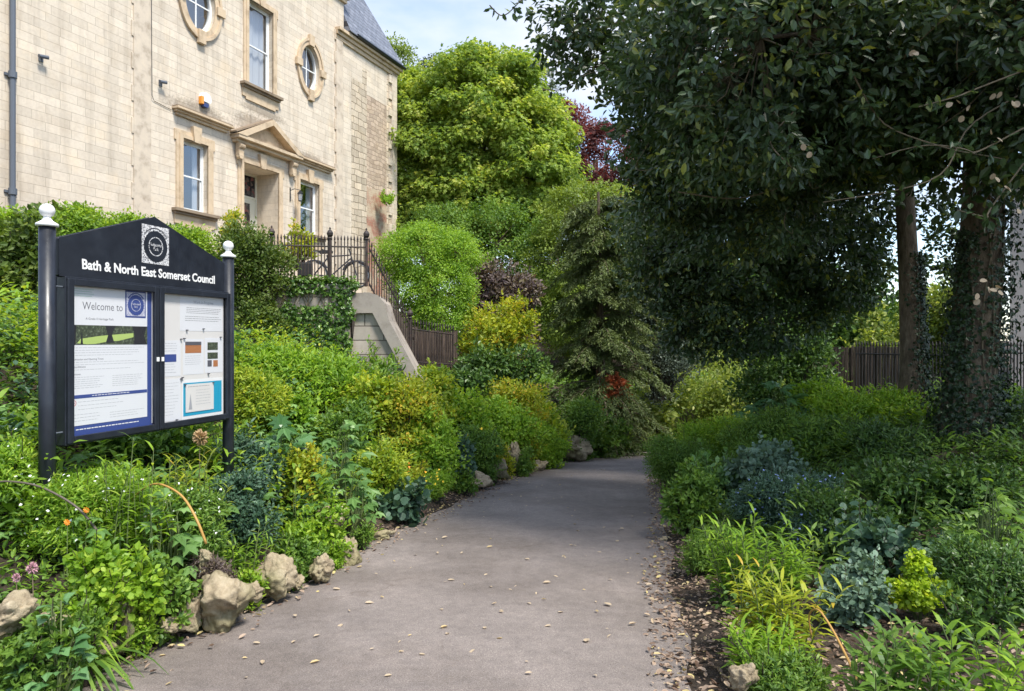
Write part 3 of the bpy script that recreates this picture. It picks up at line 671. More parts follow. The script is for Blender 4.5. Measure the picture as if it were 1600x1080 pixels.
text(None, 'Bath & North East Somerset Council', a, sz(123, 420), .088, m_fin, head, -.0262, bold=.0022, width=b - a, extr=.001)
def emblem(x0, x1, z0, z1, y, parent, mf, mb, name='emblem'):
    """lace-edged plate with ring and park name"""
    cx, cz = (x0 + x1) / 2, z0 + (z1 - z0) * .46; r = (x1 - x0) * .43
    p = flat(name, x0, x1, z0, z1, y, mf, parent)
    def disc(ro, ri, yy, m):
        n = 40; an = np.arange(n) * 2 * np.pi / n; i = np.arange(n); j = (i + 1) % n; g = Geo()
        V = [(cx + ro * c, yy, cz + ro * 1.04 * s_) for c, s_ in zip(np.cos(an), np.sin(an))]
        if ri: V += [(cx + ri * c, yy, cz + ri * 1.04 * s_) for c, s_ in zip(np.cos(an), np.sin(an))]; g.add(V, np.stack([i, j, j + n, i + n], 1))
        else: g.add(V, [tuple(range(n))])
        g.build('emblem_ring', m, p)
    disc(r, 0, y - .0018, mb); disc(r * .62, r * .56, y - .0026, mf)
    g = Geo()
    for k_ in range(28):                       # scalloped edge
        an = k_ * 2 * np.pi / 28; g.lathe([(0, 0), (.003, 0)], 0, 0, 0, 3) if False else None
        xx, zz = cx + r * 1.0 * math.cos(an), cz + r * 1.04 * math.sin(an); g.add([(xx - .0045, y - .0022, zz), (xx, y - .0022, zz - .0045), (xx + .0045, y - .0022, zz), (xx, y - .0022, zz + .0045)], np.array([(0, 1, 2, 3)]))
    for k_ in range(21):
        an = np.pi * (k_ / 20) ; xx, zz = cx + r * 1.16 * math.cos(np.pi * .2 + an * .6), cz + r * 1.22 * math.sin(np.pi * .2 + an * .6)
        g.add([(xx - .006, y - .0022, zz - .003), (xx + .006, y - .0022, zz - .003), (xx + .006, y - .0022, zz + .003), (xx - .006, y - .0022, zz + .003)], np.array([(0, 1, 2, 3)]))
    g.build('emblem_scallop', mb, p)
    w = r * 1.06
    text(None, 'Hedgemead', cx - w / 2, cz + r * .02, r * .30, mf, p, y - .0034, bold=.0004, width=w); text(None, 'Park', cx - w * .22, cz - r * .27, r * .30, mf, p, y - .0034, bold=.0004, width=w * .44)
    return p
m_lace = mat('silver_lace_print', (.5, .5, .52), .5); k = NT(m_lace); co = k.coord(); vo = k.n('ShaderNodeTexVoronoi', feature='DISTANCE_TO_EDGE'); vo.inputs['Scale'].default_value = 75; k.l(co, vo.inputs['Vector'])
k.l(k.ramp(vo.outputs['Distance'], [(.04, (.72, .72, .73)), (.22, (.10, .10, .12))]), k.b.inputs['Base Color'])
m_lace2 = mat('lavender_lace_print', (.42, .43, .56), .5); k = NT(m_lace2); co = k.coord(); vo = k.n('ShaderNodeTexVoronoi', feature='DISTANCE_TO_EDGE'); vo.inputs['Scale'].default_value = 95; k.l(co, vo.inputs['Vector'])
k.l(k.ramp(vo.outputs['Distance'], [(.04, (.62, .63, .72)), (.25, (.25, .26, .42))]), k.b.inputs['Base Color'])
emblem(ss(216.5), ss(259), sz(237, 413), sz(237, 353.5), -.0265, head, m_lace, m_navy)
# left poster
Y0 = -.016
x0 = ss(103); x1 = ss(236); 
flat('backing_sheet', ss(101), ss(238), zc0 + .03, zc1 - .03, Y0, m_bluep, board)
flat('white_edge', ss(233.6), ss(237.5), zc0 + .06, zc1 - .05, Y0 - .001, m_wht, board)
zq = lambda py: sz(106, py)
po = flat('poster', ss(106), ss(226.5), zq(667), zq(444.5), Y0 - .0015, m_paper, board, label='left poster headed Welcome to'); YP = Y0 - .0026
text(None, 'Welcome to', ss(125), sz(125, 483.5), .072, m_ink, po, YP, bold=-.0004, width=ss(188) - ss(125))
text(None, 'A Grade II Heritage Park', ss(130), sz(130, 499.5), .02, m_ink, po, YP, width=ss(174) - ss(130))
for i_ in range(4): z_ = sz(108, 450 + i_ * 3.6); flat('logo_lines', ss(108), ss(143 - (i_ % 2) * 3), z_ - .004, z_, YP, m_grn, po)
flat('emblem_border', ss(192), ss(224), sz(192, 496), sz(192, 453.5), YP, m_bluep, po)
emblem(ss(193.8), ss(222.4), sz(192, 493.5), sz(192, 456), YP - .001, po, m_lace2, m_bluep)
# landscape photograph printed on the poster: sloping lawn, tree trunks, foliage
za, zb_ = zq(539), zq(507.5); xa_, xb_ = ss(105.5), ss(226.5); w_ = xb_ - xa_; h_ = za - zb_
m_phg = mat('photo_foliage_print', (.05, .06, .04), .6); k = NT(m_phg); co = k.coord(); k.l(k.ramp(k.noise(co, 60, 5, .7), [(.35, (.02, .025, .025)), (.55, (.07, .09, .05)), (.7, (.25, .30, .22))]), k.b.inputs['Base Color'])
m_phl = mat('photo_lawn_print', (.42, .55, .16), .6); m_pht = mat('photo_trunk_print', (.02, .02, .025), .6)
ph = flat('photograph', xa_, xb_, za, zb_, YP, m_phg, po)
hp = zb_ - za
def fpoly(pts, m, name, yy): g = Geo(); g.add([(xa_ + w_ * u, yy, za + hp * v) for u, v in pts], [tuple(range(len(pts)))]); g.build(name, m, ph)
fpoly([(.08, .08), (.2, .02), (.3, .04), (.45, .16), (.6, .2), (.8, .4), (.8, .62), (.6, .55), (.35, .45), (.12, .3)], m_phl, 'lawn', YP - .0012)
fpoly([(.43, .1), (.54, .1), (.51, .5), (.56, 1), (.42, 1), (.46, .5)], m_pht, 'tree_silhouette', YP - .0016)
fpoly([(.8, .0), (.99, .0), (.95, .5), (.99, 1), (.78, 1), (.82, .5)], m_pht, 'tree_silhouette', YP - .0016)
fpoly([(.12, .02), (.15, .02), (.14, .5), (.13, .5)], m_pht, 'tree_silhouette', YP - .0016); fpoly([(.0, .0), (.06, .0), (.07, 1), (0, 1)], m_pht, 'tree_silhouette', YP - .0016)
def lines(x0, x1, py0, py1, n, parent, y, m=None, jag=.25, th=.0022, col=106):
    g = Geo(); r_ = random.Random(int(py0 * 7 + x0 * 90))
    for i in range(n):
        z = sz(col, py0 + (py1 - py0) * i / max(1, n - 1)); xx = x0; xe = x1 - (x1 - x0) * jag * r_.random()
        while xx < xe:
            l = r_.uniform(.012, .034); g.add([(xx, y, z), (min(xx + l, xe), y, z), (min(xx + l, xe), y, z + th), (xx, y, z + th)], np.array([(0, 1, 2, 3)])); xx += l + .005
    return g.build('small_print', m or m_inkl, parent)
xl, xr = ss(109), ss(223)
lines(xl, xr, 544, 556, 4, po, YP); text(None, 'Admission and Opening Times', xl, zq(563.5), .017, m_ink, po, YP, width=ss(158) - xl); lines(xl, xr, 567, 571, 2, po, YP)
text(None, 'Facilities', xl, zq(575.5), .017, m_ink, po, YP, width=ss(130) - xl); lines(xl, xr, 579, 581, 1, po, YP); text(None, 'Features', xl, zq(587), .017, m_ink, po, YP, width=ss(122) - xl)
lines(xl, ss(160), 591, 608, 6, po, YP); lines(ss(172), xr, 591, 608, 6, po, YP)
flat('blue_band', ss(105), ss(226), zq(624), zq(618.5), YP, m_bluep, po); lines(ss(140), ss(200), 621.5, 622, 1, po, YP - .001, m_wht, .05, .004)
lines(ss(118), ss(190), 630, 642, 3, po, YP); lines(xl, ss(160), 650, 660, 3, po, YP); lines(ss(168), xr, 652, 660, 3, po, YP)
g = Geo(); n = 20; an = np.arange(n) * 2 * np.pi / n; i = np.arange(n); j = (i + 1) % n; cx, cz = ss(111), zq(631)
g.add([(cx + .02 * math.cos(t), YP, cz + .02 * math.sin(t)) for t in an] + [(cx + .016 * math.cos(t), YP, cz + .016 * math.sin(t)) for t in an], np.stack([i, j, j + n, i + n], 1)); g.box(cx - .009, cx + .009, YP - .0006, YP, cz - .003, cz + .003); g.build('prohibition_symbol', m_redp, po)
flat('pictogram', ss(109), ss(111.5), zq(644), zq(637), YP, m_ink, po)
lines(ss(115), ss(215), 674, 674.5, 1, board, Y0 - .0015, m_wht, .02, .006)
# right cabinet papers
flat('backing_sheet', ss(249), ss(346), zc0 + .03, zc1 - .03, Y0, m_cream_p, board); YR = Y0 - .0012
def paper(px0, py0, px1, py1, m=None, lb=None): return flat('paper_notice', ss(px0), ss(px1), sz(px0, py1), sz(px0, py0), YR, m or m_paper, board, label=lb)
p1 = paper(278, 461, 344.5, 517, m_paper, 'paper notice headed Work in Progress'); text(None, 'Work in Progress', ss(299), sz(299, 474), .03, m_inkl, p1, YR - .0012, width=ss(330) - ss(299))
lines(ss(288), ss(343), 481, 489, 4, p1, YR - .0012, m_ink, .12, .0028, 288); lines(ss(286), ss(343), 494.5, 501, 3, p1, YR - .0012, m_ink, .12, .0028, 286)
p2 = paper(250, 532, 279, 589, m_paper, 'paper notice with a small blue picture'); flat('picture', ss(253), ss(272), sz(253, 566), sz(253, 554), YR - .0012, m_bluep, p2); lines(ss(252), ss(274), 537, 549, 4, p2, YR - .0012, None, .2, .0025, 252); lines(ss(253), ss(272), 570, 583, 4, p2, YR - .0012, None, .3, .0025, 253)
p3 = paper(283, 530, 315, 586, m_paper, 'paper notice with an orange photograph'); pc = flat('picture', ss(286), ss(311), sz(286, 552), sz(286, 534), YR - .0012, m_orp, p3); flat('picture_sky', ss(286), ss(311), sz(286, 539.5), sz(286, 534), YR - .0024, m_ink, p3); lines(ss(286), ss(311), 557, 570, 5, p3, YR - .0012, None, .1, .0025, 286)
p4 = paper(317, 528, 345, 583, m_paper, 'paper notice with four small photographs')
for (u0, v0, u1, v1, mm) in ((321, 535, 337, 547, m_phg), (321, 551, 337, 561, m_phg), (321, 563, 327.5, 573, m_ink), (330, 563, 337, 573, m_orp)): flat('picture', ss(u0), ss(u1), sz(u0, v1), sz(u0, v0), YR - .0012, mm, p4)
p5 = paper(250, 593, 279, 660, m_paper, 'paper notice of faint print at the lower left'); lines(ss(252), ss(277), 600, 650, 11, p5, YR - .0012, None, .4, .0022, 252)
p6 = paper(281, 594, 345, 662, m_wht, 'paper notice with a thick turquoise border')
flat('turquoise_panel', ss(283), ss(343), sz(283, 651), sz(283, 599), YR - .0012, m_cyan, p6); flat('curled_sheet', ss(286), ss(330), sz(286, 645), sz(286, 601), YR - .005, m_cream_p, p6)
g = Geo(); c_ = ss(293.5); g.add([(c_ - .018, YR - .0065, sz(293, 640)), (c_ + .018, YR - .0065, sz(293, 640)), (c_, YR - .0065, sz(293, 615))], [(0, 1, 2)]); g.build('tower_drawing', m_inkl, p6); lines(ss(302), ss(326), 610, 632, 6, p6, YR - .0065, None, .2, .0025, 302)
lines(ss(290), ss(325), 605, 605.4, 1, p6, YR - .0065, m_ink, .1, .0025, 290)
g = Geo()
for (u, v) in ((288, 516), (314, 514), (279, 530), (284, 529), (341, 527), (281, 590), (279, 592), (322, 584), (285, 601), (329, 598), (272, 656)): g.box(ss(u) - .007, ss(u) + .007, YR - .014, YR - .0012, sz(u, v) - .004, sz(u, v) + .004)
g.build('drawing_pins', m_ink, board)
# ------------------------------------------------------------------ iron railings, bicycle, right fence
m_rust = mat('rusty_black_iron', (.04, .028, .024), .65); k = NT(m_rust); co = k.coord()
k.l(k.ramp(k.noise(co, 8, 5, .7), [(.4, (.02, .017, .017)), (.68, (.075, .045, .035))]), k.b.inputs['Base Color'])
def copyof(o, loc, parent, name=None, scale=None):
    c = o.copy(); C.objects.link(c); c.parent = parent; c.location = loc
    if scale: c.scale = scale
    return c
def bar_mesh(h, r=.011, tip=True):
    g = Geo(); g.tube([(0, 0, 0), (0, 0, h)], r, 6)
    if tip: g.lathe([(r, h), (r * 1.7, h + .02), (r * 1.3, h + .05), (.002, h + .1)], 0, 0, 0, 6)
    return g
def railing(A, B, zA, zB, h, n, label, finials=(), group=None, m=m_rust, rails=(.06, .86), r=.011):
    e = empty('iron_railing', (A[0], A[1], zA)); tag(e, label, 'railing', group)
    dx, dy, dz = B[0] - A[0], B[1] - A[1], zB - zA
    first = None
    for i in range(n + 1):
        u = i / n; loc = (dx * u, dy * u, dz * u)
        if first is None: first = bar_mesh(h, r).build('bar', m, e); first.location = loc
        else: copyof(first, loc, e)
    for rr in rails:
        g = Geo(); g.tube([(0, 0, h * rr), (dx, dy, dz + h * rr)], .016, 6); g.build('rail', m, e)
    for u in finials:
        g = Geo(); L_ = (dx * u, dy * u, dz * u); g.tube([L_, (L_[0], L_[1], L_[2] + h * 1.02)], .028, 8); p = g.build('standard', m, e)
        g = Geo(); g.lathe([(.028, 0), (.045, .015), (.03, .04), (.055, .075), (.062, .12), (.04, .16), (.012, .19), (.02, .21), (.001, .24)], L_[0], L_[1], L_[2] + h * 1.02, 12); g.build('urn_finial', m, p)
    return e
zr = ZW + .10
D0 = 13.25
railing((px_at(418, D0 - .3), D0 - .3), (px_at(574, D0), D0), zr, zr, .88, 30, 'rusty iron railing with urn finials on top of the ivy wall', (.04, .62, .99))
zb2 = pz_at(575, 13.4)
railing((px_at(576, D0), D0 + .05), (px_at(641, 14.0), 14.0), zr, zb2 + .1, .86, 17, 'iron railing descending beside the sloping pier coping', (0.995,))
railing((px_at(643, 14.0), 14.05), (px_at(708, 15.2), 15.2), zb2 + .05, zb2 - .05, .84, 15, 'low iron railing under the bright green shrub at the foot of the pier')
# dark split-wood screen behind that lower railing
m_screen = mat('dark_wood_screen', (.06, .045, .035), .9); k = NT(m_screen); co = k.coord(); mp = k.n('ShaderNodeMapping'); mp.inputs['Scale'].default_value = (30, 30, 1.5); k.l(co, mp.inputs[0])
fz = k.noise(mp.outputs[0], 1.5, 4, .6); k.l(k.ramp(fz, [(.35, (.022, .016, .013)), (.5, (.07, .05, .038)), (.65, (.16, .115, .09))]), k.b.inputs['Base Color']); k.bump(fz, 1, .02)
def screen(A, B, z0, h, label, n=60):
    e = empty('wood_screen', (A[0], A[1], z0)); tag(e, label, 'screen'); L_ = math.hypot(B[0] - A[0], B[1] - A[1]); e.rotation_euler = (0, 0, math.atan2(B[1] - A[1], B[0] - A[0]))
    g = Geo(); w = L_ / n
    for i in range(n): hh = h + random.uniform(-.03, .03); d = random.uniform(-.012, .012); g.box(i * w + .002, (i + 1) * w - .002, d - .008, d + .008, 0, hh)
    g.build('slat_panel', m_screen, e); g = Geo()
    for z in (.2, h - .2): g.box(0, L_, .025, .06, z, z + .06)
    g.build('cross_rail', m_screen, e); return e
screen((px_at(645, 14.6), 14.7), (px_at(715, 15.8), 15.8), zb2 - .15, .9, 'dark brown slatted screen behind the low railing')

# bicycle leaning behind the railings
bk = empty('bicycle', (px_at(524, 14.2), 14.2, 2.42), R(6)); bk.scale = (.86, .86, .86); tag(bk, 'dark bicycle with a black pannier leaning behind the iron railings', 'bicycle')
m_tyre = mat('tyre_rubber', (.02, .02, .02), .8); m_bike = mat('bicycle_paint', (.05, .05, .06), .3); m_steel = mat('steel', (.6, .6, .6), .3, 1.0)
for xw in (-.5, .5):
    an = np.linspace(0, 2 * np.pi, 29); g = Geo(); g.tube([(xw + .31 * math.cos(a), 0, .34 + .31 * math.sin(a)) for a in an], .02, 6, cap=False); w = g.build('wheel', m_tyre, bk)
    g = Geo(); g.tube([(xw + .285 * math.cos(a), 0, .34 + .285 * math.sin(a)) for a in an], .009, 5, cap=False); g.build('rim', m_steel, w)
    g = Geo()
    for i in range(14): a = i * 2 * math.pi / 14; g.tube([(xw, 0, .34), (xw + .28 * math.cos(a), 0, .34 + .28 * math.sin(a))], .002, 3)
    g.build('spokes', m_steel, w)
    g = Geo(); g.tube([(xw + .345 * math.cos(a), 0, .34 + .345 * math.sin(a)) for a in np.linspace(.5, 2.8, 10)], .022, 5); g.build('mudguard', m_bike, bk)
g = Geo()
for a_, b_ in (((-.5, 0, .34), (-.12, 0, .3)), ((-.12, 0, .3), (-.2, 0, .82)), ((-.2, 0, .78), (.34, 0, .82)), ((-.12, 0, .3), (.36, 0, .74)), ((-.5, 0, .34), (-.19, 0, .74)), ((.5, 0, .34), (.32, 0, .98))): g.tube([a_, b_], .018, 6)
g.build('frame', m_bike, bk)
g = Geo(); g.tube([(.32, -.28, 1.0), (.36, -.1, .99), (.36, .1, .99), (.32, .28, 1.0)], .014, 6); g.build('handlebar', m_bike, bk)
g = Geo(); g.prism([(-.36, .86), (-.08, .88), (-.08, .91), (-.3, .92), (-.38, .9)], -.06, .06); g.build('saddle', m_tyre, bk, bevel=.02)
g = Geo(); g.box(-.86, -.52, -.14, -.04, .28, .62); g.build('pannier', m_tyre, bk, bevel=.03)
g = Geo(); g.lathe([(.09, 0), (.09, .01)], 0, 0, 0, 16); g.tube([(-.12, -.03, .3), (-.12, -.1, .16)], .01, 5); g.tube([(-.12, .03, .3), (-.12, .1, .44)], .01, 5); g.build('crank', m_steel, bk)

# right hand fence under the trees
FA = (px_at(1338, 14.6), 14.6); FB = (px_at(1492, 12.6), 12.6); FC = (px_at(1700, 11.2), 11.2)
def rz_(x, y): return Hf(x, y) - .05
m_iron2 = mat('dark_iron', (.022, .018, .018), .55)
for (A, B, n, lb) in ((FA, FB, 30, 'dark iron railing behind the slender ivy-clad tree'), (FB, FC, 40, 'dark iron railing behind the massive ivy-covered trunk')):
    zt = pz_at(549, A[1]); zt2 = pz_at(549, B[1]); z0 = min(rz_(*A), rz_(*B))
    railing(A, B, z0, z0, 1.24 - z0, n, lb, m=m_iron2, rails=(.12, .9), r=.012)
e = screen((px_at(1300, 15.5), 15.6), (px_at(1420, 14.8), 14.6), -.1, 1.32, 'reddish brown board screen behind the right railings', 30)
# ------------------------------------------------------------------ plant materials
M = {}
M['lime_tree'] = leafmat('lime_tree_leaf', (.14, .235, .04), (.36, .455, .08), (.5, .53, .14), .42)
M['back_tree'] = leafmat('back_tree_leaf', (.10, .16, .02), (.22, .30, .045), None, .35)
M['grey_tree'] = leafmat('grey_tree_leaf', (.05, .08, .04), (.11, .15, .08), (.14, .08, .09), .3)
M['copper'] = leafmat('copper_beech_leaf', (.08, .03, .03), (.20, .08, .07), (.38, .17, .13), .33, tcol=(1.8, .6, .5))
M['acer'] = leafmat('fresh_green_leaf', (.12, .24, .022), (.28, .44, .04), (.32, .42, .06), .4)
M['purple'] = leafmat('purple_brown_leaf', (.06, .04, .045), (.17, .13, .10), (.26, .22, .12), .25)
M['yellowgreen'] = leafmat('yellow_green_leaf', (.16, .24, .02), (.42, .45, .04), (.55, .36, .05), .42)
M['euph'] = leafmat('euphorbia_leaf', (.12, .23, .022), (.38, .45, .035), (.52, .5, .05), .4)
M['green'] = leafmat('mid_green_leaf', (.06, .135, .022), (.17, .29, .04), (.22, .32, .05), .35)
M['bright'] = leafmat('bright_green_leaf', (.11, .23, .022), (.28, .43, .035), (.38, .48, .07), .42)
M['yew'] = leafmat('yew_needle', (.05, .08, .024), (.14, .185, .055), (.22, .25, .08), .12)
M['holly'] = leafmat('dark_glossy_leaf', (.028, .057, .022), (.080, .135, .052), (.26, .29, .05), .24, .38, .6)
M['greyblue'] = leafmat('grey_green_leaf', (.04, .06, .045), (.12, .16, .12), None, .2)
M['darkgreen'] = leafmat('dark_green_leaf', (.035, .08, .02), (.10, .19, .04), (.18, .28, .06), .3, .4)
M['sprig'] = leafmat('sunlit_back_leaf', (.09, .15, .025), (.28, .35, .07), (.45, .48, .16), .42)
M['silver'] = leafmat('silver_leaf', (.07, .125, .075), (.20, .30, .21), (.32, .42, .33), .2, .55)
M['gold'] = leafmat('golden_leaf', (.19, .31, .015), (.40, .52, .03), (.5, .56, .06), .4)
M['blueleaf'] = leafmat('blue_green_leaf', (.035, .08, .05), (.09, .17, .10), None, .25)
M['acanth'] = leafmat('acanthus_leaf', (.06, .15, .05), (.15, .29, .11), None, .25, .35)
M['fatsia'] = leafmat('pale_palmate_leaf', (.09, .19, .05), (.19, .33, .10), (.25, .4, .12), .3, .42)
M['hedge'] = leafmat('hedge_leaf', (.09, .18, .018), (.26, .40, .035), (.38, .48, .06), .38)
M['hedge2'] = leafmat('olive_hedge_leaf', (.05, .095, .015), (.14, .20, .035), (.2, .25, .06), .3)
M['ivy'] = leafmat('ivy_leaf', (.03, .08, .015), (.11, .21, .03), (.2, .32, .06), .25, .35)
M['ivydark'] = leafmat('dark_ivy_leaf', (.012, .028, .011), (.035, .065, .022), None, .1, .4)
M['red'] = leafmat('orange_red_leaf', (.28, .08, .03), (.60, .22, .09), (.7, .25, .1), .35, tcol=(1.6, .7, .5))
M['litter'] = leafmat('dry_leaf', (.13, .08, .055), (.42, .32, .24), (.6, .50, .22), .15, .75, tcol=(1.2, .9, .6))
M['litterpale'] = leafmat('pale_dry_leaf', (.42, .33, .22), (.50, .40, .28), (.55, .42, .12), .15, .7, tcol=(1.2, .9, .6))
m_bark = mat('bark', (.12, .085, .06), .9); k = NT(m_bark); co = k.coord(); mp = k.n('ShaderNodeMapping'); mp.inputs['Scale'].default_value = (6, 6, 1.6); k.l(co, mp.inputs[0])
fz = k.noise(mp.outputs[0], 3, 8, .7); k.l(k.ramp(fz, [(.3, (.045, .033, .022)), (.5, (.125, .092, .060)), (.7, (.23, .18, .125))]), k.b.inputs['Base Color']); k.bump(fz, .9, .04)
m_stem = mat('green_stem', (.12, .16, .05), .6); m_twig = mat('pale_twig', (.16, .125, .075), .7); m_dkstem = mat('dark_stem', (.04, .03, .02), .8); m_cane = mat('golden_cane', (.42, .24, .06), .5); m_cane2 = mat('brown_cane', (.10, .08, .06), .6)
def petal(name, c): return mat(name, c, .6)
m_yel = petal('yellow_petal', (.85, .58, .02)); m_ora = petal('orange_petal', (.85, .28, .02)); m_wpet = petal('white_petal', (.78, .8, .76)); m_blu = petal('blue_petal', (.22, .29, .60)); m_pink = petal('pink_petal', (.5, .28, .32)); m_seed = petal('dry_seed_head', (.48, .33, .17))

def limb(g, a, b, r0, r1, bend=.15, n=7, seg=7, m=0):
    a = np.array(a, float); b = np.array(b, float); t = np.linspace(0, 1, n)[:, None]; L_ = np.linalg.norm(b - a)
    off = rng.normal(size=3) * bend * L_; off2 = rng.normal(size=3) * bend * .4 * L_
    P = a * (1 - t) + b * t + off * (t * (1 - t)) + off2 * np.sin(t * 2 * np.pi) * .4
    g.tube(P, np.linspace(r0, r1, n), seg, m); return P
def tree(name, label, base, top, r0, blobs, mat_, nc, per, cr, size, kind='diamond', cat='tree', twigs=120, group=None, bark=None, **kw):
    e = empty(name, base); tag(e, label, cat, group)
    g = Geo(); b = np.array(base, float); tp = np.array(top, float)
    n = 12; t = np.linspace(0, 1, n)[:, None]; P = b * (1 - t) + tp * t + np.array([(math.sin(i * .9) * .05 * r0 * 8, math.cos(i * 1.1) * .04 * r0 * 8, 0) for i in range(n)]) * (t * (1 - t) * 4)
    P[0, 2] -= .3; rad = r0 * (1 - .6 * t[:, 0]); rad[0] *= 1.7; rad[1] *= 1.12
    g.tube(P, rad, 14)
    ends = []
    for bl in blobs:
        k0 = P[rng.integers(n // 2, n)]; L_ = limb(g, k0, np.array(bl[:3]) + rng.normal(size=3) * .1, r0 * .32, r0 * .06); ends += list(L_[3:])
    gl = Geo(); cc = clump_crown(gl, blobs, nc, per, cr, size, kind, 0, **kw)
    ends = np.array(ends) if ends else P
    for c in cc[rng.permutation(len(cc))[:twigs]]:
        k_ = ends[np.argmin(np.linalg.norm(ends - c, axis=1))]; limb(g, k_, c, r0 * .05 + .004, .003, .12, 5, 4)
    o = g.build('trunk', bark or m_bark, e, smooth=True, loc=base); o.location = (0, 0, 0)
    o = gl.build('crown', M[mat_], e, loc=base); o.location = (0, 0, 0)
    return e

def shrub(name, label, cat, px, d, top, wpx, mat_, size=.05, kind='oval', k=1.5, base=None, dep=.8, bumps=6, cr=None, W=1.0, up=.45, stems=True, flowers=None, per=26, squash=1.0, droop=.1, group=None, fill=(.38, 1.15), hmin=.15, yoff=0, flat=.65):
    x = px_at(px, d); w = wpx / FPX * d / 2; zt = pz_at(top, d); y = d + yoff; size = size * rng.uniform(.95, 1.5)
    zb = Hf(x, y) if base is None else base
    h = max(hmin, zt - zb); rz_ = h * .55; cz = zt - rz_
    bl = [(x, y, cz, w * .78, w * .78 * dep, rz_ * .82)]
    for i in range(bumps):
        a = rng.uniform(0, 2 * np.pi); rr = rng.uniform(.35, .7); s = rng.uniform(.26, .6)
        bl.append((x + math.cos(a) * w * rr * 1.1, y + math.sin(a) * w * rr * dep, cz + rng.uniform(-.4, .85) * rz_, w * s, w * s * dep, min(w, rz_) * s * 1.05))
    A_ = 4 * np.pi * (w * w * dep + 2 * w * rz_) / 3; la = size * size * (.34 if kind in ('oval', 'round') else .24 if kind == 'diamond' else .12 if kind == 'lance' else .035 if kind == 'grass' else .45) * W
    if kind == 'lance': W = W * 1.5
    n = int(min(30000, k * A_ / la * (2.6 if kind == 'lance' else 2.0))); nc = max(8, n // per)
    cr = cr or max(size * 1.6, min(w, rz_) * .30)
    g = Geo(); cc = clump_crown(g, bl, nc, per, cr, size, kind, 0, up=up, W=W, fill=fill, droop=droop - .35, flat=flat)
    if stems:
        for c in cc[rng.permutation(len(cc))[:26]]:
            limb(g, (x + rng.normal() * w * .15, y + rng.normal() * w * .12, zb - .05), c, .008 + .01 * h, .003, .1, 5, 4, 1)
    top_ = cc[cc[:, 2] > cz - rz_ * .1]
    if len(top_):                                   # loose sprigs that break the outline
        P_, D_, N_, S_, T_ = [], [], [], [], []
        for c in top_[rng.integers(0, len(top_), 16 + int(10 * w))]:
            dr = (c - np.array((x, y, cz))) / max(w, rz_) + UP * .9 + rdir(1)[0] * .45; dr /= np.linalg.norm(dr); L_ = cr * rng.uniform(1.0, 2.2)
            g.tube([c, c + dr * L_ * .5, c + dr * L_ + UP * L_ * .1], .0025, 3, 1)
            for j in range(9):
                u = (j + 1) / 9; a = rdir(1)[0]; P_.append(c + dr * L_ * u); D_.append(a * .8 + dr * .7); N_.append(UP + rdir(1)[0] * .5); S_.append(size * rng.uniform(.6, 1.2)); T_.append(rng.uniform(.3, .95))
        g.leaves(np.array(P_), np.array(D_), np.array(N_), np.array(S_), kind, 0, np.array(T_), W)
    loc = (x, y, zb); o = g.build(name, [M[mat_], m_dkstem], None, loc=loc); tag(o, label, cat, group)
    if flowers:
        fm, fs, fn, fname = flowers; gf = Geo(); sel = cc[cc[:, 1] < y + w * .3]; sel = sel[sel[:, 2] > cz - rz_ * .3]
        for i in range(fn):
            c = sel[rng.integers(len(sel))] + rng.normal(size=3) * cr * .6 + np.array((0, -.03, cr * .5)); m_ = 5; nn = UP * .8 + np.array((0, -.7, 0)) + rdir(1)[0] * .4
            D = rdir(m_); D -= (D @ nn)[:, None] * nn / (nn @ nn); gf.leaves(np.repeat(c[None], m_, 0), D, np.repeat(nn[None], m_, 0), fs, 'round', 0)
        q_ = gf.build(fname, fm, o, loc=loc); q_.location = (0, 0, 0)
    return o
def base_of(px, d): x = px_at(px, d); return x, d, Hf(x, d)

def palmate(name, label, cat, px, d, top, wpx, mat_, size=.2, n=40, kind='palm5', flowers=None, yoff=0):
    x, y, zb = base_of(px, d); y += yoff; w = wpx / FPX * d / 2; zt = pz_at(top, d); h = max(.12, zt - zb); g = Geo()
    for i in range(n):
        a = rng.uniform(0, 2 * np.pi); u = rng.random() ** .6; el = (1 - u * .75) + rng.normal() * .08
        tip = np.array((x + math.cos(a) * w * u * .85, y + math.sin(a) * w * u * .7, zb + h * el * .93))
        b = np.array((x + rng.normal() * w * .15, y + rng.normal() * w * .1, zb - .03)); limb(g, b, tip, .006, .003, .12, 5, 4, 1)
        out = np.array((math.cos(a) * (u + .2), math.sin(a) * (u + .2), .15 - u * .5)) + rdir(1)[0] * .25
        nr = UP * 1.0 + np.array((math.cos(a), math.sin(a), 0)) * u * .6 + np.array((0, -.35, 0)) + rdir(1)[0] * .25
        g.leaves(tip[None], out[None], nr[None], size * rng.uniform(.6, 1.2), kind, 0, rng.uniform(.1, .9))
    o = g.build(name, [M[mat_], m_stem], None, loc=(x, y, zb)); return tag(o, label, cat)
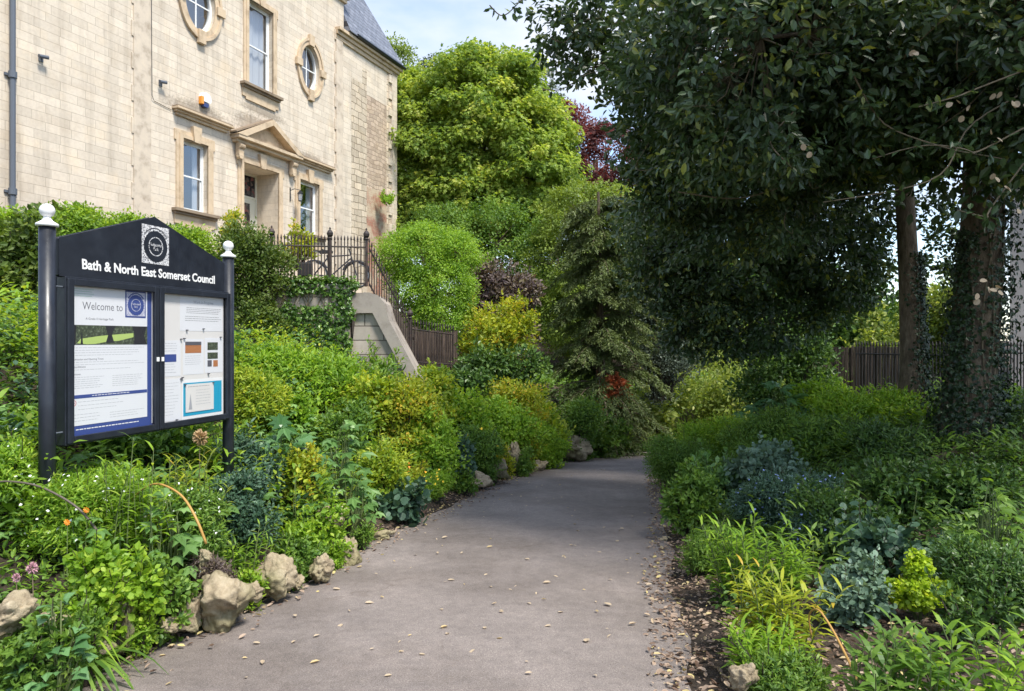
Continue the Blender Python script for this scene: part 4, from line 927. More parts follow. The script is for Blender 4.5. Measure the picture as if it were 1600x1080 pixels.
def shoots(name, label, cat, px, d, top, wpx, mat_, n=14, leaf=.12, per=14, kind='lance', lean=.3, W=1.0, flowers=None, group=None, yoff=0):
    """upright leafy shoots with long leaves set along each stem"""
    x, y, zb = base_of(px, d); y += yoff; w = wpx / FPX * d / 2; zt = pz_at(top, d); h = max(.15, zt - zb); g = Geo(); P_, D_, N_, S_, T_ = [], [], [], [], []
    for i in range(n):
        bx, by = x + rng.uniform(-.75, .75) * w, y + rng.uniform(-.5, .5) * w; hh = h * rng.uniform(.62, 1.0) * (1 - .25 * abs(bx - x) / w); bz = Hf(bx, by) - .03
        lx, ly = rng.normal() * lean * hh * .5 + (bx - x) * .35, rng.normal() * lean * hh * .5
        t = np.linspace(0, 1, 8); Q = np.stack([bx + lx * t ** 1.6, by + ly * t ** 1.6, bz + (zb + hh - bz) * (t - .06 * t * t)], 1); g.tube(Q, np.linspace(.005, .002, 8), 4, 1); ct = rng.uniform(.15, .75)
        ln = leaf * 1.35
        for j in range(int(per * 1.3)):
            u = .15 + .85 * (j + .5) / int(per * 1.3); c = np.array([np.interp(u, t, Q[:, q_]) for q_ in range(3)]); a = j * 2.4 + rng.normal() * .4; el = rng.uniform(.15, .6) + (.6 if u > .9 else 0)
            P_.append(c); D_.append((math.cos(a), math.sin(a), el)); N_.append((-math.cos(a) * el, -math.sin(a) * el, 1.0)); S_.append(ln * rng.uniform(.65, 1.15) * (1.1 - .35 * u)); T_.append(np.clip(ct + rng.normal() * .15, 0, .95))
    g.leaves(np.array(P_), np.array(D_), np.array(N_), np.array(S_), kind, 0, np.array(T_), W)
    o = g.build(name, [M[mat_], m_stem], None, loc=(x, y, zb)); return tag(o, label, cat, group)
def straps(name, label, cat, px, d, top, wpx, mat_, n=60, group=None):
    x, y, zb = base_of(px, d); w = wpx / FPX * d / 2; h = max(.15, pz_at(top, d) - zb); P_ = np.stack([x + rng.normal(size=n) * w * .22, y + rng.normal(size=n) * w * .18, np.full(n, zb - .02)], 1)
    a = rng.uniform(0, 2 * np.pi, n); D_ = np.stack([np.cos(a), np.sin(a), np.zeros(n)], 1); N_ = np.repeat(UP[None], n, 0) + rdir(n) * .12
    g = Geo(); g.leaves(P_, D_, N_, min(h, .5) * rng.uniform(.6, 1.15, n), 'strap', 0, rng.uniform(.1, .9, n), .8)
    o = g.build(name, [M[mat_]], None, loc=(x, y, zb)); return tag(o, label, cat, group)
# ------------------------------------------------------------------ trees and tall shrubs behind
def B(px, py, d, rx, ry, rz): return (px_at(px, d), d, pz_at(py, d), rx, ry, rz)
def bs(px, d): x = px_at(px, d); return (x, d, Hf(x, d))
tree('lime_tree', 'tall round bright lime-green tree standing behind the right end of the house', bs(752, 33), B(755, 240, 33, 0, 0, 0)[:3], .35,
     [B(752, 215, 33, 4.0, 3.6, 3.9), B(690, 250, 32.3, 2.6, 2.6, 3.4), B(820, 270, 32, 2.3, 2.4, 3.0), B(845, 235, 32.6, 1.7, 2.0, 2.0), B(660, 190, 32.6, 1.9, 2, 2.0), B(740, 330, 32, 3.6, 2.5, 1.9), B(650, 330, 32, 1.5, 1.8, 1.5), B(755, 130, 33, 2.6, 2.2, 1.3)],
     'lime_tree', 1050, 140, .62, .21, 'palm5', twigs=400, fill=(.5, 1.1), up=.7, flat=.7, tvar=.35, droop=.5)
tree('tree', 'yellow-green tree rising behind the slate roof edge, left of the lime-green tree', bs(612, 44), B(612, 150, 44, 0, 0, 0)[:3], .4,
     [B(612, 112, 44, 1.8, 1.8, 2.0), B(600, 180, 44, 2.6, 2.2, 3.5), B(640, 320, 44, 3, 2.5, 4)], 'back_tree', 420, 70, .6, .2, twigs=60)
tree('tree', 'grey-green tree whose top shows just above the lime-green crown', bs(745, 52), B(745, 120, 52, 0, 0, 0)[:3], .45,
     [B(700, 118, 52, 2.6, 2.2, 1.5), B(790, 112, 52, 2.8, 2, 1.4), B(846, 140, 52, 1.9, 2, 2.0), B(640, 135, 52, 1.4, 1.6, 1.2), B(745, 200, 52, 6, 3, 4)], 'grey_tree', 420, 60, .55, .22, twigs=120)
tree('copper_beech', 'dark red copper beech between the lime-green tree and the dark canopy', bs(930, 40), B(930, 250, 40, 0, 0, 0)[:3], .4,
     [B(885, 222, 40, 2.1, 2.0, 1.9), B(945, 255, 40, 2.4, 2.2, 2.3), B(868, 190, 40, 1.2, 1.4, 1.1), B(990, 300, 40, 2.4, 2, 2.6), B(900, 300, 40, 2.2, 2, 2.3)], 'copper', 650, 60, .5, .19, twigs=160, fill=(.6, 1.08))
tree('tree', 'green leafy tree standing below the copper beech', bs(915, 27), B(915, 330, 27, 0, 0, 0)[:3], .2,
     [B(905, 345, 27, 1.6, 1.6, 1.4), B(945, 335, 27, 1.6, 1.6, 1.2), B(880, 410, 27, 1.5, 1.5, 1.8), B(960, 420, 27, 2.0, 1.6, 2.2), B(915, 480, 27, 2.2, 1.7, 2)], 'back_tree', 700, 60, .42, .12, twigs=120)
tree('tree', 'mid-green tree filling the gap under the lime-green crown', bs(770, 29), B(770, 400, 29, 0, 0, 0)[:3], .22,
     [B(770, 385, 29, 2.6, 1.8, 1.9), B(700, 370, 29.5, 1.6, 1.6, 1.4), B(830, 430, 29, 1.9, 1.6, 1.9), B(740, 470, 28.5, 2.4, 1.8, 2)], 'green', 800, 60, .42, .13, twigs=100)
tree('acer_tree', 'fresh green fluffy small tree beside the foot of the iron railings', (px_at(672, 17.2), 17.2, 0.2), B(672, 420, 17.2, 0, 0, 0)[:3], .1,
     [B(665, 400, 17.2, .95, .9, .75), B(710, 395, 17.2, .66, .7, .55), B(628, 400, 17.0, .58, .6, .6), B(690, 450, 16.9, .85, .8, .7), B(650, 455, 17, .62, .7, .6), B(690, 495, 16.8, .72, .7, .5), B(660, 370, 17.2, .42, .5, .32)], 'acer', 620, 75, .26, .062, twigs=140, up=.6)
shrub('purple_shrub', 'brownish purple shrub between the fresh green small tree and the yellow-green shrub below', 'shrub', 785, 21, 400, 100, 'purple', .09, 'oval', 1.7, base=.2, bumps=8)
shrub('yellow_green_shrub', 'wide yellow-green shrub with dark hollow beneath, left of the feathery yew', 'shrub', 780, 16.5, 484, 150, 'yellowgreen', .085, 'oval', 1.1, base=.75, bumps=9, dep=.6, fill=(.5, 1.05))
shrub('laurel_shrub', 'dark glossy shrub under the wide yellow-green shrub', 'shrub', 775, 15.6, 556, 150, 'darkgreen', .08, 'oval', 1.2, bumps=7, dep=.5)
# feathery yew: drooping sprays of fine needles along limbs
yb = bs(935, 17); e = empty('yew_tree', yb); tag(e, 'dark feathery yew with drooping sprays at the bend of the path', 'tree')
gt = Geo(); gc = Geo(); yt = np.array(B(935, 300, 17, 0, 0, 0)[:3]); TP = limb(gt, (yb[0], yb[1], yb[2] - .2), yt, .16, .03, .02, 12, 9)
for i in range(210):
    u = .05 + .92 * ((i * .618034) % 1.0); k0 = np.array([np.interp(u, np.linspace(0, 1, 12), TP[:, q_]) for q_ in range(3)]); a = rng.uniform(0, 2 * np.pi); L_ = 1.75 * (1.0 - .42 * u) * rng.uniform(.6, 1.1)
    t = np.linspace(0, 1, 9)[:, None]; out = np.array((math.cos(a), math.sin(a), 0)); Q = k0 + out * L_ * t + UP * (L_ * .38 * t - L_ * .62 * t ** 2.2); gt.tube(Q, np.linspace(.035 * (1.1 - u), .004, 9), 5)
    ns = 26
    for s_ in np.linspace(.15, 1, ns):
        c = np.array([np.interp(s_, t[:, 0], Q[:, q_]) for q_ in range(3)]); sd_ = np.cross(out, UP) * rng.choice([-1, 1]); n_ = 26; l2 = L_ * .34 * (1.1 - s_ * .6) * rng.uniform(.5, 1.2)
        v = (rng.random(n_))[:, None]; D = sd_ * .75 + out * .65; D /= np.linalg.norm(D); PP = c + D * l2 * v - UP * l2 * .55 * v ** 1.7 + rng.normal(size=(n_, 3)) * .022
        gc.leaves(PP, D[None] * .7 + rdir(n_) * .55 - UP * .35, UP[None] + rdir(n_) * .5, .085 * rng.uniform(.6, 1.3, n_), 'diamond', 0, np.clip(.35 + s_ * .35 + rng.normal(size=n_) * .16, 0, .95), .55)
o = gt.build('trunk', m_bark, e, loc=yb); o.location = (0, 0, 0); o = gc.build('crown', M['yew'], e, loc=yb); o.location = (0, 0, 0)
shrub('grey_bush', 'tall dull grey-green bush pressed against the right side of the yew', 'bush', 1028, 18.3, 395, 118, 'greyblue', .07, 'oval', 1.5, base=-.2, bumps=12)

# sunlit bushes at and beyond the bend
for (px, d, top, w, lb, mt) in ((1010, 19.4, 622, 110, 'sunlit pale green bush directly beyond the bend of the path', 'sprig'), (1085, 19.9, 575, 170, 'tall sunlit yellow-green bush behind the bend, right of the yew', 'sprig'),
        (1175, 21.0, 560, 170, 'sunlit bush half hidden by the right bank', 'sprig'), (1105, 27, 520, 230, 'larger bright bush farther down the hill beyond the bend', 'sprig'),
        (960, 20.0, 655, 90, 'low green bush at the inner corner below the red azalea', 'green'), (1230, 24, 560, 190, 'shaded green bush beyond the right bank', 'green')):
    shrub('bush', lb, 'bush', px, d, top, w, mt, .10, 'oval', .75, bumps=12, dep=.7, fill=(.2, 1.2), base=-1.9 if d < 24 else -2.2)
shrub('azalea', 'small orange-red azalea glowing under the yew', 'shrub', 962, 16.6, 592, 52, 'red', .055, 'oval', .8, bumps=4, fill=(.4, 1.05), base=-.5)
shrub('azalea', 'tiny red azalea sprig left of the orange-red azalea', 'shrub', 942, 16.4, 598, 16, 'red', .05, 'oval', .9, bumps=3, base=-.3)
# background mass that closes the view between the trees
for (px, d, top, w, lb) in ((1010, 34, 400, 380, 'dark tree mass far behind the yew'), (1190, 33, 420, 330, 'dark tree far behind the hanging canopy'), (860, 38, 420, 300, 'distant green tree behind the brownish purple shrub'), (1330, 31, 470, 260, 'distant dark tree behind the board screen')):
    shrub('distant_tree', lb, 'tree', px, d, top, w, 'darkgreen', .24, 'oval', 1.3, bumps=9, base=-1.5)
shrub('distant_tree', 'sunlit yellow-green tree seen between the two trunks on the right', 'tree', 1452, 27, 436, 120, 'sprig', .15, 'oval', 1.2, bumps=8, base=-.5)
shrub('distant_tree', 'small sunlit tree just left of the slender trunk', 'tree', 1385, 26, 492, 90, 'sprig', .14, 'oval', 1.2, bumps=6, base=-.5)

# ------------------------------------------------------------------ big dark canopy on the right
bb = (px_at(1518, 8), 8.0, Hf(px_at(1518, 8), 8.0))
kw = dict(up=.35, droop=.25, fill=(.5, 1.05))
big = empty('evergreen_tree', bb); tag(big, 'massive dark evergreen with ivy-covered trunk and canopy hanging over the path', 'tree')
g = Geo(); n = 16; t = np.linspace(0, 1, n); hgt = 6.3
P = np.stack([bb[0] + .12 * np.sin(t * 4), bb[1] + .1 * np.sin(t * 5 + 1), bb[2] - .3 + (hgt + .3) * t], 1); rad = .26 * (1 - .45 * t); rad[0] *= 1.55; rad[1] *= 1.25; rad[2] *= 1.08; g.tube(P, rad, 18)
blobsB = [B(1125, 110, 7.2, .98, 1.3, 1.25), B(1190, 60, 6.2, 1.35, 1.4, 1.3), B(1390, 40, 6.6, 1.5, 1.3, 1.0), B(1600, 60, 6.0, 1.4, 1.2, 1.0), B(1170, 250, 8.4, 1.35, 1.3, 1.25), B(1070, 240, 8.6, .62, .9, .8),
          B(940, 30, 8.2, .62, .9, .62), B(930, 105, 8.4, .32, .5, .36), B(1290, 170, 7.6, 1.3, 1.2, .9), (5.2, 7.8, 7.4, 3.6, 3.4, 2.2), (8.3, 6.5, 5.8, 2.6, 2.6, 2.2), (4.6, 4.2, 6.1, 2.5, 2.0, 1.3), (7.5, 9.8, 5.6, 2.4, 2, 1.9), B(1000, 170, 8.4, .6, .7, .7)]
ends = []
for bl in blobsB:
    k0 = P[rng.integers(11, 16)]; L_ = limb(g, k0, bl[:3], .075, .016, .12, 9, 7); ends += list(L_[3:])
ends = np.array(ends); gl = Geo(); gt = Geo()
cc = clump_crown(gl, blobsB[:6] + [blobsB[8]], 1200, 62, .27, .088, 'oval', 0, W=.9, **kw)
cc3 = clump_crown(gl, blobsB[9:12] + [B(1480, 190, 7.0, 1.1, .9, .62), B(1620, 170, 6.4, .8, .9, .9)], 1000, 44, .4, .12, 'oval', 0, **kw)
cc4 = clump_crown(gl, [blobsB[6], blobsB[7], blobsB[8], blobsB[13], B(900, 60, 8.2, .45, .6, .4), B(1010, 290, 9, .45, .5, .5), B(1000, 350, 10.5, .5, .5, .5), B(880, 30, 8.0, .35, .5, .35), B(1120, 330, 9.5, .9, .7, .6)], 210, 34, .24, .10, 'oval', 0, up=.35, droop=.25, fill=(.15, 1.1))
cc = np.concatenate([cc, cc4])
for c in cc[rng.permutation(len(cc))[:420]]: limb(gt, ends[np.argmin(np.linalg.norm(ends - c, axis=1))], c, .009, .003, .2, 7, 4)
for i in range(46):      # long bare whippy twigs in front of the leaves
    c = cc[rng.integers(len(cc))]; v = rdir(1)[0] * rng.uniform(.3, .9); limb(gt, c, c + v + np.array((0, -.2, 0)), .006, .003, .35, 12, 4)
for (pts, dd) in (([(862, 60), (885, 62), (905, 40), (940, 30)], 7.8), ([(765, 8), (785, 22), (812, 10), (830, -10), (900, -30)], 7.2), ([(848, 140), (880, 135), (915, 120), (960, 110)], 7.9), ([(1240, 175), (1207, 210), (1205, 245), (1232, 262), (1250, 255)], 5.6), ([(1600, 110), (1540, 130), (1480, 160), (1430, 170)], 4.8),
                  ([(1600, 200), (1540, 235), (1500, 240), (1440, 225), (1380, 240)], 5.0), ([(1590, 150), (1520, 190), (1470, 280), (1400, 300), (1300, 310)], 5.4), ([(1600, 255), (1560, 330), (1530, 345), (1490, 330)], 5.2), ([(1330, 110), (1390, 190), (1470, 240), (1560, 250)], 5.6), ([(1120, 95), (1180, 60), (1230, 20), (1270, -10)], 6.0), ([(1060, 300), (1160, 310), (1250, 285), (1290, 240)], 6.6)):
    Q = np.array([(px_at(a, dd), dd + .15 * math.sin(i_ * 2), pz_at(b_, dd)) for i_, (a, b_) in enumerate(pts)]); ts_ = np.linspace(0, len(Q) - 1, 16); S_ = np.stack([np.interp(ts_, np.arange(len(Q)), Q[:, q_]) for q_ in range(3)], 1)
    S2 = S_.copy(); 
    for _ in range(3): S2[1:-1] = (S2[:-2] + S2[1:-1] * 2 + S2[2:]) / 4
    gt.tube(S2, np.linspace(.007, .004, 16), 5)
    nn = 26; kk = rng.integers(0, 16, nn); gl.leaves(S2[kk] + rng.normal(size=(nn, 3)) * .02, rdir(nn) - UP * .3, UP[None] + rdir(nn) * .7, .085 * rng.uniform(.7, 1.2, nn), 'oval', 0, rng.uniform(0, .95, nn))
# roots
for (a, b_, r_) in (((1500, 716, 7.6), (1372, 742, 7.3), .07), ((1440, 712, 7.9), (1380, 722, 7.2), .05)):
    A_ = (px_at(a[0], a[2]), a[2], Hf(px_at(a[0], a[2]), a[2]) + .03); B_ = (px_at(b_[0], b_[2]), b_[2], Hf(px_at(b_[0], b_[2]), b_[2]) - .02); limb(g, A_, B_, r_, r_ * .5, .08, 9, 8)
for o_ in (g.build('trunk', m_bark, big, smooth=True, loc=bb), gt.build('twigs', m_twig, big, loc=bb), gl.build('crown', M['holly'], big, loc=bb)): o_.location = (0, 0, 0)
# withered pale leaves hanging in the twigs, one part
g = Geo()
for (px, py) in ((1555, 145), (1585, 150), (1592, 160), (1560, 280), (1572, 300), (1550, 205), (1540, 452), (1530, 463), (1550, 445), (1556, 455), (1490, 160), (1425, 82), (1262, 232), (1598, 325), (1510, 175)):
    for _ in range(2): g.leaves(np.array([(px_at(px + rng.normal() * 5, 4.9), 4.9, pz_at(py + rng.normal() * 5, 4.9))]), rdir(1) - UP * .9, rdir(1) + np.array([(0, -1.5, .3)]), .05, 'round', 0, rng.uniform(.1, .7))
o = g.build('withered_leaves', M['litterpale'], big, loc=bb); o.location = (0, 0, 0)

def slender(px, d, label):
    b0 = (px_at(px, d), d, Hf(px_at(px, d), d)); e = empty('tree', b0); tag(e, label, 'tree'); g = Geo(); n = 14; t = np.linspace(0, 1, n)
    P = np.stack([b0[0] - .16 * t + .05 * np.sin(t * 6), b0[1] + .05 * np.sin(t * 5), b0[2] - .2 + 6.4 * t], 1); rad = .165 * (1 - .45 * t); rad[0] *= 1.9; rad[1] *= 1.2; g.tube(P, rad, 14)
    bl = [B(1270, 330, 11, 1.25, 1.2, 1.15), B(1150, 400, 12, 1.35, 1.2, 1.25), B(1085, 455, 12.8, .95, 1.0, 1.2), B(1300, 420, 12, 1.0, 1, .95), B(1205, 465, 12.4, 1.2, 1.1, .95), B(1060, 350, 12, .85, .9, 1.1), B(1385, 200, 10.5, 1.1, 1, .75), (5.9, 11, 6.2, 2.6, 2.2, 1.5)]
    ends = []
    for q_ in bl: L_ = limb(g, P[rng.integers(8, 13)], q_[:3], .055, .014, .12, 8, 6); ends += list(L_[2:])
    SP = [B(1035, 400, 12.2, .7, .7, .9), B(1085, 525, 12.8, .6, .6, .4), B(1150, 545, 12.6, .6, .5, .3)]
    ends = np.array(ends); gl = Geo(); gt = Geo(); c1 = clump_crown(gl, bl, 1350, 44, .27, .105, 'oval', 0, **kw); c1 = np.concatenate([c1, clump_crown(gl, SP, 95, 40, .25, .10, 'oval', 0, up=.35, droop=.3, fill=(.15, 1.1))])
    for c in c1[rng.permutation(len(c1))[:300]]: limb(gt, ends[np.argmin(np.linalg.norm(ends - c, axis=1))], c, .010, .003, .15, 6, 4)
    for o_ in (g.build('trunk', m_bark, e, smooth=True, loc=b0), gt.build('twigs', m_twig, e, loc=b0), gl.build('crown', M['holly'], e, loc=b0)): o_.location = (0, 0, 0)
    return P, rad
PA, RA = slender(1425, 10, 'slender straight tree with ivy up its right side, in front of the railing')
shrub('holly_bush', 'dark green bush under the hanging canopy at the left end of the board screen', 'bush', 1225, 14.6, 520, 120, 'darkgreen', .085, 'oval', 1.3, bumps=8)

def ivy_on(P, rad, label, zmax, n, arc=None, size=.06, loose=.05):
    g = Geo(); t = rng.random(n) ** 1.35 * zmax; T_ = np.linspace(0, 1, len(P)); c = np.stack([np.interp(t, T_, P[:, q_]) for q_ in range(3)], 1); r = np.interp(t, T_, rad)
    a = rng.uniform(0, 2 * np.pi, n) if arc is None else rng.normal(arc[0], arc[1], n); o_ = np.stack([np.cos(a), np.sin(a), np.zeros(n)], 1)
    P_ = c + o_ * (r + .01 + abs(rng.normal(size=n)) * loose)[:, None]; g.leaves(P_, -UP[None] * .8 + rdir(n) * .6, o_ + UP * .25 + rdir(n) * .45, size * rng.uniform(.6, 1.3, n), 'palm3', 0, rng.random(n) * .9)
    for i in range(14):
        aa = rng.uniform(0, 6.28) if arc is None else rng.normal(arc[0], arc[1] * .6); tt = np.linspace(0, zmax * rng.uniform(.5, 1), 14); cc_ = np.stack([np.interp(tt, T_, P[:, q_]) for q_ in range(3)], 1); rr = np.interp(tt, T_, rad) + .01; w_ = aa + .25 * np.sin(tt * 14 + i); g.tube(cc_ + np.stack([np.cos(w_) * rr, np.sin(w_) * rr, 0 * w_], 1), .009, 5, 1)
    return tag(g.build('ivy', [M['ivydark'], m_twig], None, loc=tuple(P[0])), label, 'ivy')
tB = np.linspace(0, 1, 16); PB = np.stack([bb[0] + .12 * np.sin(tB * 4), bb[1] + .1 * np.sin(tB * 5 + 1), bb[2] - .3 + 6.6 * tB], 1); RB = .26 * (1 - .45 * tB); RB[0] *= 1.55; RB[1] *= 1.25
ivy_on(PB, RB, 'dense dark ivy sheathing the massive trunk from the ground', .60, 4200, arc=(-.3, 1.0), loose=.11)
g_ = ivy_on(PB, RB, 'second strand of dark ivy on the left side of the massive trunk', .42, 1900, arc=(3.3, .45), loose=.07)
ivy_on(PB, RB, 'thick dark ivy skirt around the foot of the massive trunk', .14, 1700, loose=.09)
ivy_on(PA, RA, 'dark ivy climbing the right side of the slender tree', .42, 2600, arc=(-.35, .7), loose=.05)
shrub('holly_bush', 'loose dark foliage hanging between the two trunks above the fence', 'bush', 1465, 11.5, 285, 110, 'holly', .09, 'oval', .35, base=2.3, bumps=7, fill=(.1, 1.1), stems=False)

# pale rendered building beyond the right fence
pbx = empty('building', (px_at(1578, 21), 21, -.5)); pbx.rotation_euler = (0, 0, R(-40)); tag(pbx, 'pale rendered building partly hidden behind the massive trunk', 'building')
m_rend = mat('pale_render', (.46, .41, .37), .9); k = NT(m_rend); co = k.coord(); k.l(k.ramp(k.noise(co, 1.2, 6, .65), [(.35, (.36, .315, .28)), (.6, (.50, .45, .405))]), k.b.inputs['Base Color'])
def holed_box(g, x1, y1, z1): pass
g = Geo(); holed(g, 0, 8, 0, 6.6, 0, [(2.4, 3.5, 1.6, 3.3), (5, 6.1, 1.6, 3.3)]); g.add([(0, 0, 0), (0, 7, 0), (0, 7, 6.6), (0, 0, 6.6)], np.array([(0, 1, 2, 3)])); g.add([(8, 0, 0), (8, 7, 0), (8, 7, 6.6), (8, 0, 6.6), (0, 7, 0), (0, 7, 6.6)], [(0, 1, 2, 3), (1, 4, 5, 2)]); g.build('wall', m_rend, pbx)
g = Geo(); g.prism([(-.3, 6.6), (8.3, 6.6), (8.0, 7.0), (4, 9.0), (0, 7.0)], -.3, 7.3); g.build('roof', m_slate, pbx)
for a_ in (2.4, 5):
    g = Geo(); rect_frame(g, a_, a_ + 1.1, 1.6, 3.3, .07, .08, .14); g.box(a_ + .07, a_ + 1.03, .09, .13, 2.42, 2.47); w_ = g.build('window', m_white, pbx); g = Geo(); g.box(a_ + .05, a_ + 1.05, .11, .115, 1.65, 3.25); g.build('pane', m_lead_glass, w_)
# ------------------------------------------------------------------ hedge and ivy on the wall
def hedge(name, label, pts, ztop, zbot, th, mat_, nc, per=60, cr=.2, size=.05, kind='oval'):
    bl = []
    for (A, B_) in zip(pts[:-1], pts[1:]):
        L_ = math.hypot(B_[0] - A[0], B_[1] - A[1]); n = max(2, int(L_ / (th * .55)))
        for i in range(n): u = (i + .5) / n; zt = ztop + rng.normal() * .05; bl.append((A[0] + (B_[0] - A[0]) * u, A[1] + (B_[1] - A[1]) * u + rng.normal() * .05, (zt + zbot) / 2 + rng.normal() * .04, th * .62, th * .58, (zt - zbot) / 2))
    g = Geo(); cc = clump_crown(g, bl, nc, per, cr, size, kind, 0, up=.55, fill=(.72, 1.03))
    for c in cc[::12]: limb(g, (c[0] * .98 + pts[0][0] * .02, c[1] + .3, max(zbot, c[2] - .6)), c, .012, .004, .1, 5, 4, 1)
    return tag(g.build(name, [M[mat_], m_dkstem], None, loc=(pts[0][0], pts[0][1], zbot)), label, 'hedge')
hedge('hedge', 'bright green clipped hedge along the foot of the house, left of the notice board peak', [(-9.2, 8.6), (-7.6, 10.1), (-6.2, 11.7)], 3.42, 1.7, 1.05, 'hedge', 2100, cr=.2, size=.06)
hedge('hedge', 'bright hedge section showing just right of the notice board peak', [(-6.5, 11.5), (-5.6, 12.5)], 3.42, 1.7, .95, 'hedge', 650, cr=.2, size=.06)
shrub('hedge_bush', 'rounded olive-green bush bulging over the wall between the notice board and the ivy', 'bush', 412, 12.4, 378, 112, 'hedge2', .055, 'oval', 1.5, base=1.95, bumps=9, dep=.8)
shrub('hedge_bush', 'lower lobe of olive-green bush hanging over the grey wall', 'bush', 395, 12.0, 470, 90, 'hedge2', .05, 'oval', 1.4, base=1.45, bumps=6)
shrub('dark_shrub', 'dark shrub with bronze tips at the left edge, in front of the clipped hedge', 'bush', 15, 8.2, 345, 150, 'hedge2', .06, 'oval', 1.4, base=.9, bumps=8)
shrub('dark_shrub', 'dark green shrub showing behind the left cabinet bolt', 'bush', 55, 8.6, 420, 90, 'darkgreen', .06, 'oval', 1.3, base=.9, bumps=5)
shrub('spirea_shrub', 'yellow-orange leaved spirea at the left edge behind the notice board', 'bush', 18, 6.2, 548, 130, 'yellowgreen', .04, 'oval', 1.3, bumps=8)
shrub('terrace_shrub', 'small variegated shrub standing against the house left of the door', 'bush', 360, 18.5, 328, 34, 'yellowgreen', .07, 'oval', 1.1, base=3.0, bumps=4)
shrub('terrace_shrub', 'loose pale shrub in front of the right window behind the railings', 'bush', 466, 16.5, 356, 54, 'yellowgreen', .07, 'oval', .7, base=3.1, bumps=5, fill=(.3, 1.05))
shrub('wall_weed', 'green weed rooted in the red brick corner of the house', 'plant', 604, 28.5, 310, 18, 'acer', .1, 'oval', .8, base=7.2, bumps=3)
g = Geo(); n = 5200
xi = rng.uniform(-5.05, -2.88, n); yi = np.interp(xi, [p[0] for p in WALL], [p[1] for p in WALL]) - .40 - abs(rng.normal(size=n)) * .07; zi = rng.uniform(.75, ZW + .24, n)
top_edge = zi < ZW + .22 + .06 * np.sin(xi * 9); left_e = xi > -4.4 - .25 * np.sin(zi * 5); right_e = xi < -2.93 - .2 * (1 - (zi - .8) / 1.6) + .06 * np.sin(zi * 11)
bare = ((xi + 3.75) / .42) ** 2 + ((zi - 2.13) / .12) ** 2 < 1 + rng.normal(size=n) * .15
ok = top_edge & left_e & right_e & ~bare; Pv = np.stack([xi, yi, zi], 1)[ok]; n = len(Pv)
g.leaves(Pv, -UP[None] * .8 + rdir(n) * .7, np.array([(0, -1, .45)]) + rdir(n) * .5, .085 * rng.uniform(.6, 1.2, n), 'palm3', 0, rng.random(n) * .94)
n = 1500; xt = rng.uniform(-4.6, -3.0, n); Pt = np.stack([xt, wally(xt) - rng.uniform(-.05, .5, n), ZW + .12 + abs(rng.normal(size=n)) * .06], 1); g.leaves(Pt, rdir(n) * np.array([(1, 1, .3)]), UP[None] + rdir(n) * .4, .085, 'palm3', 0, rng.random(n) * .5 + .45)
for i in range(22):
    xx = rng.uniform(-4.5, -3.1); t = np.linspace(0, 1, 12); g.tube(np.stack([xx + .15 * np.sin(t * 6 + i), wally(xx) - .41 + 0 * t, .8 + (ZW - .8) * t], 1), .008, 5, 1)
tag(g.build('ivy', [M['ivy'], m_twig], None, loc=(-3.8, 12.8, .8)), 'glossy green ivy curtain over the wall left of the stone pier', 'ivy')

# ------------------------------------------------------------------ left bed
S = shrub
S('euphorbia', 'yellow-green euphorbia just right of the notice board post', 'plant', 398, 7.4, 574, 84, 'euph', .05, 'lance', 1.3)
S('ferny_plant', 'feathery green plant below the grey wall, right of the notice board', 'plant', 425, 9.0, 552, 110, 'bright', .08, 'lance', 1.2)
S('ferny_plant', 'tall feathery green clump under the ivy curtain', 'plant', 492, 9.2, 556, 120, 'bright', .08, 'lance', 1.3)
S('green_shrub', 'mid-green shrub at the foot of the stone pier, left side', 'shrub', 545, 10.8, 590, 90, 'green', .055, 'oval', 1.3)
S('euphorbia', 'bright yellow-green euphorbia mound in the middle of the left bank', 'plant', 560, 9.2, 588, 100, 'euph', .055, 'oval', 1.3, up=.7)
S('strap_plant', 'dark green spiky plant against the stone pier', 'plant', 590, 11.8, 574, 60, 'green', .12, 'lance', 1.0)
S('euphorbia', 'yellow-green shrub above the path with orange-tinted tips, below the pier coping', 'plant', 632, 9.2, 590, 110, 'yellowgreen', .048, 'oval', 1.4, up=.7)
S('euphorbia', 'tall bright shrub right of the pier coping foot', 'plant', 668, 11.0, 576, 92, 'euph', .055, 'oval', 1.3, up=.7)
S('spirea_shrub', 'fine-leaved green shrub facing the path, halfway along the left bank', 'shrub', 668, 9.2, 625, 96, 'acer', .042, 'oval', 1.4)
S('green_shrub', 'rounded green shrub behind the yellow poppies', 'shrub', 722, 11.4, 600, 90, 'bright', .055, 'oval', 1.4)
S('laurel_shrub', 'glossy dark shrub with white flecks below the low railing', 'shrub', 728, 13.6, 572, 80, 'darkgreen', .08, 'oval', 1.2)
S('euphorbia', 'yellow-green shrub at the top of the far left bank', 'plant', 795, 13.6, 582, 96, 'yellowgreen', .06, 'oval', 1.3, up=.7)
S('green_shrub', 'fine green shrub on the far left bank above the tufa rocks', 'shrub', 790, 12.6, 625, 100, 'acer', .05, 'oval', 1.4)
S('euphorbia', 'light green shrub near the bend with cream tips', 'plant', 845, 14.2, 612, 80, 'euph', .06, 'oval', 1.3)
S('green_shrub', 'round bright shrub touching the path near the bend', 'shrub', 858, 13.4, 662, 56, 'bright', .045, 'oval', 1.5)
S('green_shrub', 'dark green shrub at the bend under the left arm of the yew', 'shrub', 893, 15.2, 628, 90, 'green', .06, 'oval', 1.3)
S('trailing_plant', 'trailing dark green foliage over the rocks at the bend', 'plant', 935, 16.2, 655, 110, 'green', .06, 'oval', 1.2)
S('trailing_plant', 'pale fresh foliage at the far kerb of the bend', 'plant', 985, 17.9, 682, 60, 'sprig', .07, 'lance', 1.2, base=-1.55)
